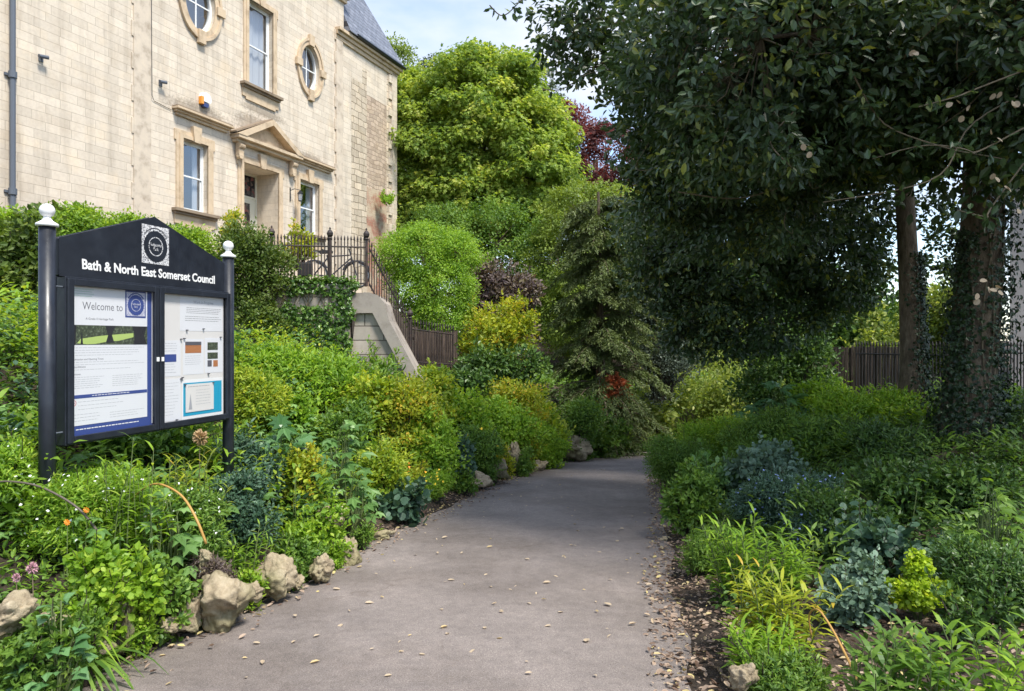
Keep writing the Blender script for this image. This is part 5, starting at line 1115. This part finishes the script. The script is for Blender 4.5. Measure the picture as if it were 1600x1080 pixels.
S('spirea_shrub', 'orange-tinged spirea above the tufa rock face', 'shrub', 815, 12.6, 672, 60, 'yellowgreen', .045, 'oval', 1.3)
S('green_shrub', 'small green cushion between two tufa rock faces', 'shrub', 815, 12.0, 705, 40, 'green', .04, 'oval', 1.4)
S('poppy_plant', 'tuft with yellow poppies on the bank above the path', 'flowering plant', 752, 10.7, 672, 60, 'green', .05, 'lance', 1.1, flowers=(m_yel, .028, 14, 'flower'))
S('marigold_plant', 'clump with yellow flowers beside the path edge', 'flowering plant', 672, 8.6, 742, 68, 'bright', .045, 'lance', 1.3, flowers=(m_yel, .016, 60, 'flower'))
S('orange_flowers', 'low tuft with orange flowers left of the yellow-flowered clump', 'flowering plant', 640, 8.7, 738, 42, 'yellowgreen', .045, 'lance', 1.2, flowers=(m_ora, .018, 12, 'flower'))
S('sedum_plant', 'dark blue-grey rounded plant beneath the yellow poppies', 'plant', 712, 9.7, 690, 62, 'blueleaf', .06, 'round', 1.3)
S('green_shrub', 'dark green cushion touching the path below the blue-grey plant', 'shrub', 722, 9.5, 738, 50, 'green', .04, 'oval', 1.5)
S('euphorbia', 'yellow-green euphorbia in front of the palmate-leaved plant, near the path', 'plant', 606, 7.5, 690, 84, 'euph', .045, 'oval', 1.3, up=.7)
S('sedum_plant', 'dark rosettes low at the path edge left of the marigold clump', 'plant', 622, 7.3, 770, 56, 'blueleaf', .06, 'round', 1.2)
S('fern_tuft', 'little green fern tuft growing between edging rocks', 'plant', 578, 6.6, 835, 26, 'bright', .035, 'lance', 1.3, hmin=.1)
palmate('mallow_plant', 'tall plant with pale green maple-like leaves beside the path', 'plant', 528, 6.7, 640, 120, 'fatsia', .17, 74)
palmate('mallow_plant', 'pale maple-leaved stems reaching out above the edging boulder', 'plant', 548, 6.4, 720, 90, 'fatsia', .15, 40)
palmate('acanthus', 'clump of large dark dissected acanthus leaves right of the notice board', 'plant', 440, 6.4, 660, 120, 'acanth', .28, 46, 'palm7')
S('blue_spike_plant', 'dull blue-green plant at the foot of the right notice board post', 'plant', 392, 6.1, 690, 90, 'blueleaf', .055, 'lance', 1.3)
S('variegated_shrub', 'small shrub with cream-edged leaves between the acanthus and the mallow', 'shrub', 478, 6.2, 708, 50, 'yellowgreen', .035, 'oval', 1.0)
S('dark_shrub', 'grey-leaved twiggy shrub under the right post of the notice board', 'shrub', 362, 5.1, 738, 106, 'blueleaf', .034, 'oval', 1.5)
S('green_shrub', 'rounded small-leaved shrub with yellow edges by the edging rocks', 'shrub', 486, 5.5, 796, 98, 'bright', .032, 'oval', 1.6)
S('green_shrub', 'low creeping cushion hanging over the pale boulder', 'shrub', 468, 5.05, 842, 76, 'green', .03, 'oval', 1.6, hmin=.12)
shoots('nandina', 'fresh green leafy shoots beside the golden cane', 'plant', 398, 4.75, 806, 100, 'bright', 12, .085, 12)
shoots('willow_shoots', 'pale lance-leaved shoots rising in front of the left cabinet door', 'plant', 232, 4.15, 638, 120, 'bright', 12, .10, 14, lean=.12)
shoots('willow_shoots', 'bright lance-leaved shoots below the right cabinet door', 'plant', 288, 4.7, 676, 100, 'yellowgreen', 26, .09, 14)
shoots('willow_shoots', 'lance-leaved shoots below the left poster', 'plant', 160, 4.1, 700, 130, 'bright', 24, .085, 14)
shoots('single_shoot', 'single pale shoot standing against the right cabinet papers', 'plant', 264, 4.5, 640, 26, 'bright', 2, .085, 10, lean=.03)
S('green_shrub', 'dark green foliage behind the shoots under the notice board', 'shrub', 215, 5.8, 655, 240, 'green', .05, 'oval', 1.3)
S('green_shrub', 'broad green shrub right of the right notice board post, low on the bank', 'shrub', 440, 7.8, 615, 120, 'acer', .045, 'oval', 1.4)
S('green_shrub', 'dark green shrub half hidden behind the maple-leaved plant', 'shrub', 512, 8.0, 640, 110, 'green', .05, 'oval', 1.4)
S('green_shrub', 'green shrub behind the grey-leaved twiggy shrub', 'shrub', 330, 6.2, 690, 120, 'bright', .045, 'oval', 1.3)
S('green_shrub', 'green foliage seen past the left post under the cabinet', 'shrub', 40, 5.2, 650, 190, 'bright', .05, 'oval', 1.3)
S('white_flower_plant', 'haze of tiny white flowers around the left notice board post', 'flowering plant', 130, 4.25, 745, 210, 'bright', .035, 'lance', 1.3, flowers=(m_wpet, .009, 150, 'flower'))
S('white_flower_plant', 'tiny white flowers among green leaves at the left edge', 'flowering plant', 25, 4.2, 705, 130, 'bright', .04, 'lance', 1.2, flowers=(m_wpet, .009, 80, 'flower'))
S('white_flower_plant', 'small patch of white flowers below the golden cane arch', 'flowering plant', 300, 4.4, 750, 90, 'green', .03, 'lance', 1.3, flowers=(m_wpet, .008, 60, 'flower'))
palmate('fatsia', 'pale star-shaped leaves framed by the golden cane arch', 'plant', 262, 4.15, 760, 110, 'fatsia', .12, 46)
S('saxifrage', 'bright round-leaved plant spilling over the pitted tufa rocks', 'plant', 178, 3.62, 852, 140, 'bright', .03, 'oval', 1.4, up=.6, W=1.4)
S('saxifrage', 'round-leaved plant between the two pitted tufa rocks and the big boulder', 'plant', 250, 3.75, 872, 90, 'green', .024, 'oval', 1.4, W=1.3)
straps('crocosmia', 'clump of long arching strap leaves at the left edge', 'plant', 48, 3.3, 800, 200, 'bright', 110)
straps('crocosmia', 'smaller arching strap leaves near the orange flower', 'plant', 120, 3.3, 845, 130, 'green', 60)
S('geranium', 'dark scallop-leaved geranium at the bottom left corner', 'plant', 50, 2.95, 955, 170, 'green', .036, 'palm5', 1.3)
palmate('aquilegia', 'blue-green aquilegia leaves over the bottom left rocks', 'plant', 82, 2.9, 925, 130, 'acanth', .07, 70, 'palm3')
S('creeping_plant', 'low creeping green plant right of the bottom left rocks', 'plant', 160, 3.45, 905, 90, 'bright', .035, 'round', 1.3, hmin=.12)
S('creeping_plant', 'dry brownish trailing stems above the big pale boulder', 'plant', 318, 4.15, 862, 70, 'purple', .025, 'lance', 1.1, hmin=.1, flowers=(m_wpet, .006, 20, 'flower'))
for (px, d, top, w, mt, lb) in ((385, 4.35, 900, 46, 'bright', 'small tuft growing between the largest boulder and the rounded boulder'), (300, 3.95, 925, 34, 'green', 'small green tuft at the left foot of the largest boulder'), (455, 4.8, 880, 36, 'green', 'small tuft right of the rounded boulder'),
        (215, 3.55, 950, 40, 'bright', 'trailing tuft spilling down between the pitted tufa rocks'), (130, 3.2, 955, 44, 'green', 'dark tuft over the small yellowish rock'), (520, 5.4, 845, 30, 'bright', 'tuft squeezed between two edging stones'), (565, 6.1, 820, 30, 'green', 'tuft above the low brown stone'),
        (760, 10.6, 728, 24, 'green', 'fern-like tuft growing out of the tufa rock face'), (790, 11.5, 700, 26, 'yellowgreen', 'yellowish tuft between the two tufa blocks')):
    S('creeping_plant', lb, 'plant', px, d, top, w, mt, .024 if d < 7 else .04, 'oval', 1.3, hmin=.1)
# canes and seed heads
def cane(name, label, pts, d, r, m):
    Q = np.array([(px_at(a, dd), dd, pz_at(b_, dd)) for (a, b_), dd in zip(pts, d)]); ts_ = np.linspace(0, len(Q) - 1, 28); S_ = np.stack([np.interp(ts_, np.arange(len(Q)), Q[:, q_]) for q_ in range(3)], 1)
    for _ in range(5): S_[1:-1] = (S_[:-2] + S_[1:-1] * 2 + S_[2:]) / 4
    g = Geo(); g.tube(S_, np.linspace(r * .6, r, 28), 8); return tag(g.build(name, m, None, smooth=True, loc=tuple(S_[-1])), label, 'cane')
cane('arched_cane', 'golden bent cane arching over the star-shaped leaves', [(196, 800), (215, 768), (245, 752), (285, 772), (308, 812), (322, 850)], [4.3, 4.2, 4.1, 4.0, 3.9, 3.9], .008, m_cane)
cane('arched_cane', 'dark grey bent cane arching from the left edge past the notice board post', [(-60, 765), (0, 750), (60, 757), (120, 790), (150, 825), (160, 852)], [3.9] * 6, .008, m_cane2)
cane('arched_cane', 'thin orange cane bent over in the right foreground', [(1268, 995), (1262, 958), (1278, 948), (1302, 985), (1330, 1040), (1350, 1090)], [3.1, 3.1, 3.0, 2.9, 2.75, 2.6], .006, m_cane)
def seedhead(px, py, d, r, m, label):
    e_ = Geo(); c = np.array((px_at(px, d), d, pz_at(py, d))); n = 90; v = rdir(n); e_.leaves(c + v * r * .35 * np.array([(1, 1, 1.7)]), v, rdir(n), r * .9, 'diamond', 0, .6); limb(e_, c - UP * .45, c, .003, .003, .05, 5, 4, 1)
    return tag(e_.build('seed_head', [m, m_twig], None, loc=tuple(c)), label, 'seed head')
seedhead(313, 684, 4.9, .045, m_seed, 'dry brown papery seed head hanging below the right cabinet corner')
seedhead(50, 888, 3.2, .022, m_pink, 'dull pink flower head on a stem at the left edge')
seedhead(25, 903, 3.2, .016, m_pink, 'smaller dull pink flower head nearest the left edge')
for (px, py, d, lb) in ((105, 816, 3.7, 'single orange flower among white flowers at the left'), (135, 797, 3.9, 'faint orange flower above the single orange flower')):
    g = Geo(); c = np.array((px_at(px, d), d, pz_at(py, d))); m_ = 9; g.leaves(np.repeat(c[None], m_, 0), np.stack([np.cos(np.arange(m_) * .7), -.2 + 0 * np.arange(m_), np.sin(np.arange(m_) * .7)], 1), np.repeat(np.array([(0, -1, .6)]), m_, 0), .02, 'oval', 0, .5); limb(g, c - UP * .35, c, .003, .002, .05, 5, 4, 1); tag(g.build('flower', [m_ora, m_stem], None, loc=tuple(c)), lb, 'flower')

# ------------------------------------------------------------------ right bed
S('feathery_shrub', 'feathery green shrub at the right kerb near the bend', 'shrub', 1062, 9.69, 690, 110, 'green', .042, 'lance', 1.4)
S('feathery_shrub', 'taller feathery shrub behind the first one at the right kerb', 'shrub', 1118, 10.64, 664, 130, 'bright', .05, 'lance', 1.3)
S('feathery_shrub', 'mid-green ferny mound in the middle of the right bank', 'shrub', 1190, 9.69, 650, 150, 'green', .05, 'lance', 1.3)
palmate('acanthus', 'large dark acanthus clump on the crest of the right bank', 'plant', 1215, 11.78, 606, 170, 'acanth', .34, 70, 'palm7')
palmate('acanthus', 'second acanthus clump trailing left down the right bank', 'plant', 1140, 11.97, 640, 80, 'acanth', .28, 26, 'palm7')
S('green_shrub', 'light green shrub in front of the board screen', 'shrub', 1290, 11.97, 603, 110, 'bright', .06, 'oval', 1.3)
S('fern_clump', 'bright fern clump left of the slender tree', 'fern', 1345, 10.07, 618, 140, 'bright', .06, 'lance', 1.3)
S('fern_clump', 'shaded fern clump below the bright fern clump', 'fern', 1300, 9.12, 652, 170, 'green', .05, 'lance', 1.2)
S('fern_clump', 'thin dark ferny growth beneath the slender tree', 'fern', 1395, 7.83, 672, 130, 'darkgreen', .05, 'lance', .9)
S('hellebore', 'pale green hellebore heads in the right bed near the path', 'plant', 1128, 7.39, 726, 80, 'fatsia', .05, 'oval', 1.2)
S('greyish_shrub', 'greyish green upright shrub at the right path edge', 'shrub', 1082, 6.51, 736, 90, 'green', .036, 'oval', 1.5)
S('brunnera', 'grey-green ground plant spread across the middle of the right bed', 'plant', 1215, 7.22, 716, 150, 'silver', .04, 'round', .8, hmin=.15)
S('forget_me_not', 'drift of small blue flowers in the right bed', 'flowering plant', 1225, 6.07, 752, 150, 'blueleaf', .035, 'lance', 1.1, flowers=(m_blu, .010, 260, 'flower'))
S('forget_me_not', 'lower patch of small blue flowers behind the bamboo-like shoots', 'flowering plant', 1268, 5.28, 810, 70, 'blueleaf', .035, 'lance', 1.1, flowers=(m_blu, .010, 70, 'flower'))
S('box_shrub', 'dark green box-like shrub with light tips in the centre of the right bed', 'shrub', 1322, 5.28, 768, 150, 'darkgreen', .036, 'oval', 1.4)
S('box_shrub', 'dark shrub under the trees with yellowish tips, right of the blue flowers', 'shrub', 1415, 5.98, 736, 150, 'darkgreen', .045, 'oval', 1.3)
S('box_shrub', 'low dark shrub below the massive trunk', 'shrub', 1520, 5.81, 730, 130, 'darkgreen', .04, 'oval', 1.2)
palmate('cranesbill', 'dark lobed-leaf cranesbill at the right edge', 'plant', 1548, 4.31, 752, 150, 'green', .09, 150, 'palm5')
S('cranesbill', 'fine dark foliage below the cranesbill at the right edge', 'plant', 1555, 3.78, 850, 140, 'darkgreen', .035, 'lance', 1.3)
shoots('bamboo_shoots', 'bright bamboo-like shoots at the right path edge', 'plant', 1180, 4.31, 795, 150, 'bright', 40, .10, 16)
shoots('bamboo_shoots', 'yellow-green bamboo-like shoots in the right foreground', 'plant', 1212, 3.43, 872, 130, 'yellowgreen', 26, .095, 16)
shoots('bamboo_shoots', 'lower green lance-leaved shoots beside the orange cane', 'plant', 1205, 3.2, 960, 130, 'bright', 16, .09, 14)
S('fern_clump', 'ferny tuft beside the whitish rock at the path edge', 'fern', 1222, 2.9, 1022, 120, 'green', .03, 'lance', 1.4, hmin=.12)
S('silver_brunnera', 'silvery heart-leaved plant left of the golden shrub', 'plant', 1335, 3.78, 884, 120, 'silver', .028, 'round', 1.1, up=1.0, flat=.4)
S('silver_brunnera', 'smaller silvery plant behind the golden shrub', 'plant', 1462, 4.31, 856, 76, 'silver', .028, 'round', 1.1, up=1.0, flat=.4)
S('brunnera', 'dull green low plant in front of the dark box-like shrub', 'plant', 1390, 4.66, 838, 150, 'blueleaf', .045, 'round', 1.0, hmin=.12)
x, y, zb = base_of(1440, 3.75); bl = []
for (px, top, w) in ((1437, 862, 13), (1405, 905, 14), (1473, 912, 13), (1425, 900, 14), (1455, 930, 16), (1415, 945, 18), (1440, 925, 18)):
    zt = max(pz_at(top, y), zb + .16); r_ = w / FPX * y; bl.append((px_at(px, y), y + rng.normal() * .03, (zt + zb + .1) / 2, r_, r_, (zt - zb - .1) / 2))
g = Geo(); cc = clump_crown(g, bl, 260, 22, .03, .024, 'round', 0, up=.5, fill=(.6, 1.0))
for q_ in bl: limb(g, (x, y, zb - .05), (q_[0], q_[1], q_[2] + q_[5] * .8), .006, .003, .05, 6, 4, 1)
tag(g.build('golden_shrub', [M['gold'], m_stem], None, loc=(x, y, zb)), 'small upright golden-yellow shrub in the right foreground', 'shrub')
shoots('sarcococca', 'broad lance-leaved shoots at the bottom right, nearest the camera', 'plant', 1400, 2.5, 965, 190, 'green', 24, .085, 12, W=1.7)
shoots('sarcococca', 'broad lance-leaved shoots in the bottom right corner', 'plant', 1540, 2.5, 950, 150, 'bright', 18, .085, 12, W=1.6)
S('creeping_plant', 'thin creeping weeds on bare soil right of the golden shrub', 'plant', 1520, 3.43, 925, 110, 'darkgreen', .03, 'oval', .7, hmin=.08)
S('creeping_plant', 'low fringe of green tufts along the right path edge', 'plant', 1105, 5.1, 830, 90, 'green', .035, 'lance', 1.3, hmin=.15)

# ------------------------------------------------------------------ rocks
m_rock = mat('tufa_stone', (.42, .34, .24), .92, spec=.2); k = NT(m_rock); co = k.coord()
c = k.ramp(k.noise(co, 7, 8, .7), [(.3, (.12, .09, .06)), (.48, (.35, .285, .19)), (.72, (.52, .44, .32))]); c2 = k.ramp(k.noise(co, 2.3, 5), [(.42, (1, 1, 1)), (.62, (.42, .48, .30))])
k.l(k.mix(.7, c, c2, 'MULTIPLY'), k.b.inputs['Base Color']); k.bump(k.noise(co, 38, 6, .7), .7, .02)
def rock(px, py, d, wpx, hpx, label, seed, pit=.35, dep=.8, name='tufa_rock'):
    bm = bmesh.new(); bmesh.ops.create_icosphere(bm, subdivisions=5, radius=1.0); w, h = wpx / FPX * d / 2 * .92, hpx / FPX * d / 2 * .85; off = Vector((seed * 7.3, seed * 3.1, seed * 1.7))
    pl_ = [(Vector(rdir(1)[0]), rng.uniform(.55, .85)) for _ in range(9)]
    for v in bm.verts:
        p = v.co.copy()
        for n_, d_ in pl_:
            e_ = p.dot(n_) - d_
            if e_ > 0: p -= n_ * e_ * .9
        p *= 1.15; n1 = mnoise.noise(p * 1.3 + off); n2 = mnoise.noise(p * 3.2 + off); n3 = mnoise.noise(p * 7 + off); c_ = mnoise.voronoi(p * 2.4 + off)[0][0]
        f = 1 + .42 * n1 + .18 * n2 + .08 * n3 - pit * max(0, .32 - c_) * 1.6
        n4 = mnoise.noise(p * 15 + off); f += .035 * n4 + .05 * abs(mnoise.noise(p * 5.3 + off)); q_ = p * f; v.co = Vector((q_.x * w, q_.y * w * dep, q_.z * h))
    me = bpy.data.meshes.new(name); bm.to_mesh(me); bm.free(); me.materials.append(m_rock)
    for p in me.polygons: p.use_smooth = True
    o = bpy.data.objects.new(name, me); C.objects.link(o); o.location = (px_at(px, d), d + .1 * w, pz_at(py, d) - .22 * h); o.rotation_euler = (0, rng.uniform(-.15, .15), rng.uniform(0, 6)); return tag(o, label, 'rock')
rock(148, 1003, 3.35, 62, 44, 'small yellowish pitted rock at the path edge, bottom left', 1)
rock(190, 962, 3.5, 44, 120, 'tall narrow pitted rock above the small yellowish rock', 2, .6)
rock(232, 918, 3.75, 46, 84, 'tufa rock with holes poking out of the round-leaved plant', 3, .6)
rock(342, 934, 4.0, 108, 88, 'largest pale boulder edging the left side of the path', 4, .3)
rock(292, 955, 3.85, 40, 74, 'pale rock leaning on the left of the largest boulder', 14, .3)
rock(428, 898, 4.55, 66, 74, 'rounded boulder right of the largest pale boulder', 5, .3)
rock(500, 884, 5.0, 44, 44, 'small mossy stone under the creeping cushion', 6)
rock(543, 858, 5.6, 46, 56, 'edging stone just beyond the creeping cushion', 7)
rock(518, 803, 6.0, 48, 36, 'grey rounded stone on the bed above the edging stones', 8, .1)
rock(590, 838, 6.6, 50, 26, 'low brown stone set in the soil at the path edge', 9)
rock(12, 960, 3.0, 84, 76, 'pinkish tufa rock at the far left edge', 10, .4)
rock(70, 975, 3.1, 70, 34, 'flat pinkish rock between the strap leaves and aquilegia', 11, .4)
rock(774, 728, 11.0, 40, 44, 'rugged tufa block in the rock face below the poppies', 12, .7)
rock(806, 708, 12.0, 34, 54, 'tall brown tufa block in the rock face beyond the poppies', 13, .7)
rock(748, 748, 10.2, 40, 30, 'low tufa block at the foot of the rock face', 15, .6)
rock(838, 728, 12.9, 40, 22, 'small tufa block beside the round bright shrub', 16, .6)
rock(893, 694, 15.0, 60, 44, 'shaded tufa block at the start of the bend', 17, .6)
rock(930, 697, 16.2, 54, 34, 'shaded tufa block in the middle of the bend', 18, .6)
rock(965, 700, 17.0, 44, 22, 'farthest tufa block at the bend', 19, .6)
rock(1165, 1056, 2.85, 42, 50, 'whitish rock at the right edge of the path in the foreground', 20, .2)
rock(1528, 738, 7.4, 50, 14, 'pale flat stone at the foot of the massive trunk', 21, .1)
rock(395, 925, 4.3, 34, 30, 'small stone wedged between the two biggest boulders', 24, .3)
rock(462, 906, 4.75, 30, 28, 'small stone right of the rounded boulder, half covered by green', 25, .3)
rock(262, 975, 3.7, 36, 26, 'low stone left of the largest boulder, near the path', 26, .4)
rock(320, 868, 4.1, 20, 32, 'small dark grey stone perched above the largest boulder', 22, .1)
rock(1038, 842, 6.2, 12, 7, 'tiny stone at the right edge of the path', 23, .1)

# ------------------------------------------------------------------ ground cover, leaf litter, fallen leaves
def scatter(n, xr, yr, keep):
    x = rng.uniform(*xr, n * 3); y = yr[0] + (yr[1] - yr[0]) * rng.random(n * 3) ** 1.2; sl, sr = side(x, y); ok = keep(x, y, sl, sr); return x[ok][:n], y[ok][:n]
def cover(label, mat_, n, xr, yr, keep, size, kind, hh, dens=1.0, name='ground_cover'):
    x, y = scatter(n, xr, yr, keep); pat = vn(x, y, 2.3, 5) * .5 + .5; m_ = rng.random(len(x)) < .6 + pat * .5; x, y = x[m_], y[m_]; z = H(x, y) + rng.random(len(x)) ** 1.5 * hh * (0.6 + .5 * vn(x, y, 1.9, 1))
    n_ = len(x); g = Geo(); g.leaves(np.stack([x, y, z], 1), rdir(n_) * np.array([(1, 1, .5)]) + UP * .25, UP[None] + rdir(n_) * .55, size * rng.uniform(.6, 1.3, n_) * (1 + y * .05), kind, 0, np.clip(.5 + .4 * vn(x, y, 3, 2) + rng.normal(size=n_) * .18, 0, .95))
    o_ = g.build(name, M[mat_], None); return tag(o_, label, 'ground cover', kind='stuff')
cover('green low foliage filling the left bank between the shrubs', 'green', 80000, (-8.5, 3.5), (2.6, 17.5), lambda x, y, sl, sr: (sl > .3 + .12 * np.sin(y * 5)) & (y < wally(x) - .45), .042, 'oval', .28)
cover('bright low foliage patches on the left bank', 'bright', 34000, (-7, 1.5), (2.6, 15), lambda x, y, sl, sr: (sl > .45) & (y < wally(x) - .45) & (vn(x, y, 1.1, 4) > 0), .04, 'lance', .26)
cover('dark low foliage covering the right bed under the trees', 'darkgreen', 90000, (1.2, 13), (3.2, 20), lambda x, y, sl, sr: (sr > .35 + .12 * np.sin(y * 4)) & ((y > 4.4) | (vn(x, y, 2.2, 1) > .2)), .045, 'oval', .24)
cover('greener low growth on the far slope of the right bank', 'green', 34000, (2, 9), (6, 16), lambda x, y, sl, sr: (sr > .35) & (x < 7), .05, 'lance', .25)
cover('ivy and weeds over the slope beyond the bend', 'green', 26000, (-2.5, 14), (16.5, 26), lambda x, y, sl, sr: sl > .25, .07, 'oval', .25)
def clumps(label, mat_, n, xr, yr, keep, size, kind, hh, per, up=.8, W=1.0):
    """mixed perennials too tangled to count: small upright tufts of differing height"""
    x, y = scatter(n, xr, yr, keep); g = Geo(); n_ = len(x); h = hh * rng.uniform(.35, 1.25, n_); idx = np.repeat(np.arange(n_), per); N_ = len(idx); u = rng.random(N_) ** .7; a = rng.uniform(0, 6.283, N_); r = h[idx] * .55 * u * rng.uniform(.3, 1, N_)
    px_ = x[idx] + np.cos(a) * r; py_ = y[idx] + np.sin(a) * r; P_ = np.stack([px_, py_, H(x, y)[idx] + h[idx] * u * rng.uniform(.75, 1.05, N_)], 1); o_ = np.stack([np.cos(a), np.sin(a), 0 * a], 1); ct = rng.random(n_)
    g.leaves(P_, o_ * .9 + UP * (up * u[:, None] - .15) + rdir(N_) * .4, UP[None] + o_ * .3 + rdir(N_) * .35, size * rng.uniform(.5, 1.3, N_), kind, 0, np.clip(.15 + .6 * ct[idx] + rng.normal(size=N_) * .15, 0, .95), W)
    for i in range(0, n_, 2): g.tube([(x[i], y[i], float(P_[i * per, 2]) - h[i]), (x[i] + rng.normal() * .03, y[i], float(P_[i * per, 2]))], .003, 3, 1)
    return tag(g.build('mixed_perennials', [M[mat_], m_stem], None), label, 'undergrowth', kind='stuff')
LB = lambda a: (lambda x, y, sl, sr: (sl > .3) & (y < wally(x) - .6) & (vn(x, y, 1.3, a) > -.15))
RB = lambda a: (lambda x, y, sl, sr: (sr > .45) & (vn(x, y, 1.3, a) > -.1) & (x < 8))
clumps('tangle of lance-leaved perennials between the left bank shrubs', 'bright', 420, (-6.5, 2), (4, 16), LB(1), .12, 'lance', .55, 34, W=1.4)
clumps('broad-leaved perennials scattered through the left bank', 'fatsia', 260, (-6, 1.5), (4, 15), LB(7), .125, 'palm5', .5, 18, up=.2)
clumps('yellow-green tufts rising through the left bank', 'euph', 300, (-5.5, 1.5), (5.5, 16), LB(4), .055, 'oval', .62, 60)
clumps('dark blue-green foliage threaded through the left bank', 'blueleaf', 160, (-5.5, 1), (4, 14), LB(11), .07, 'oval', .36, 40)
clumps('green tufts tangled through the right bank', 'green', 420, (1.8, 8), (4.3, 15), RB(2), .10, 'lance', .42, 36, W=1.4)
clumps('dark lobed leaves scattered through the right bed', 'darkgreen', 320, (2, 8), (4.3, 11), RB(9), .075, 'palm5', .26, 20, up=.2)
clumps('fresh green tufts lighting the far right bank', 'bright', 240, (2.6, 7), (8.5, 15.5), RB(5), .08, 'oval', .42, 36)
def litter(label, n, keep, xr, yr, size):
    x, y = scatter(n, xr, yr, keep); n_ = len(x); z = H(x, y) + rng.uniform(.008, .03, n_); g = Geo()
    g.leaves(np.stack([x, y, z], 1), rdir(n_) * np.array([(1, 1, .15)]), UP[None] + rdir(n_) * .45, size * rng.uniform(.5, 1.25, n_), 'curl', 0, rng.random(n_)); return tag(g.build('leaf_litter', M['litter'], None), label, 'leaf litter', kind='stuff')
litter('brown leaf litter along the right edge of the path', 11000, lambda x, y, sl, sr: (sr > -.1 - .1 * rng.random(len(x))) & (sr < .16 + .34 * sm((9 - y) / 5) * rng.random(len(x)) + .05), (.5, 5), (2.2, 15), .04)
litter('brown leaf litter along the left edge of the path', 9500, lambda x, y, sl, sr: (sl > -.34 * rng.random(len(x)) ** 2 - .02) & (sl < .22), (-3, 2), (2.4, 15), .04)
litter('fine brown leaf crumbs along the right path edge', 9000, lambda x, y, sl, sr: (sr > -.16 * rng.random(len(x)) ** 2) & (sr < .6 * sm((10 - y) / 6) + .1), (.5, 5), (2.2, 13), .016)
litter('fine brown leaf crumbs along the left path edge', 7000, lambda x, y, sl, sr: (sl > -.22 * rng.random(len(x)) ** 2) & (sl < .3), (-3, 2), (2.4, 14), .016)
litter('dry leaves on the bare soil of the right foreground bed', 6000, lambda x, y, sl, sr: (sr > .2) & (y < 5.6), (1, 5), (2.2, 5.6), .042)
base_leaf = None
pos = []
for (px, py) in ((462, 1008), (490, 1002), (500, 1040), (655, 1030), (742, 1022), (768, 950), (872, 963), (930, 960), (955, 952), (865, 905), (848, 916), (570, 948), (600, 940), (520, 925), (940, 868), (880, 872), (820, 878), (760, 860), (700, 912), (830, 950), (995, 980), (1010, 920), (1000, 870), (975, 830), (720, 870), (690, 845), (650, 872), (270, 1074), (915, 1010), (1030, 1040), (600, 1065), (820, 1060), (700, 985)):
    s_ = (py - HY) / FPX - SL; d = CAMZ / s_; pos.append((px_at(px, d), d, rng.uniform(.035, .06)))
for i in range(150):
    y = 2.9 + 10.5 * rng.random() ** 1.3; l_, r_ = np.interp(y, LE[:, 1], LE[:, 0]), np.interp(y, RE[:, 1], RE[:, 0]); u = rng.random(); u = u ** 1.8 if rng.random() < .4 else 1 - u ** 1.6 if rng.random() < .7 else u; pos.append((l_ + (r_ - l_) * (.03 + .94 * u), y, rng.uniform(.02, .045)))
tpl = []
for i in range(5): g = Geo(); g.leaves(np.zeros((1, 3)), np.array([(0, 1., 0)]), np.array([(0, 0, 1.)]), 1.0, ('curl', 'oval', 'curl', 'round', 'lance')[i], 0, (.35, .7, .9, .55, .8)[i], (1, 1, .8, .8, 2)[i]); tpl.append(g)
src = []
for i, (x, y, s_) in enumerate(pos):
    if i < 5: o = tpl[i].build('fallen_leaf', M['litterpale'], None); src.append(o)
    else: o = src[i % 5].copy(); C.objects.link(o)
    yy = min(max(y, 0), 22); o.location = (x, y, -SL * yy + .026); o.scale = (s_, s_, s_); o.rotation_euler = (rng.normal() * .12 - SL, rng.normal() * .12, rng.uniform(0, 6.28)); tag(o, 'small pale dry leaf lying alone on the open asphalt path', 'leaf', 'fallen leaves scattered on the path')
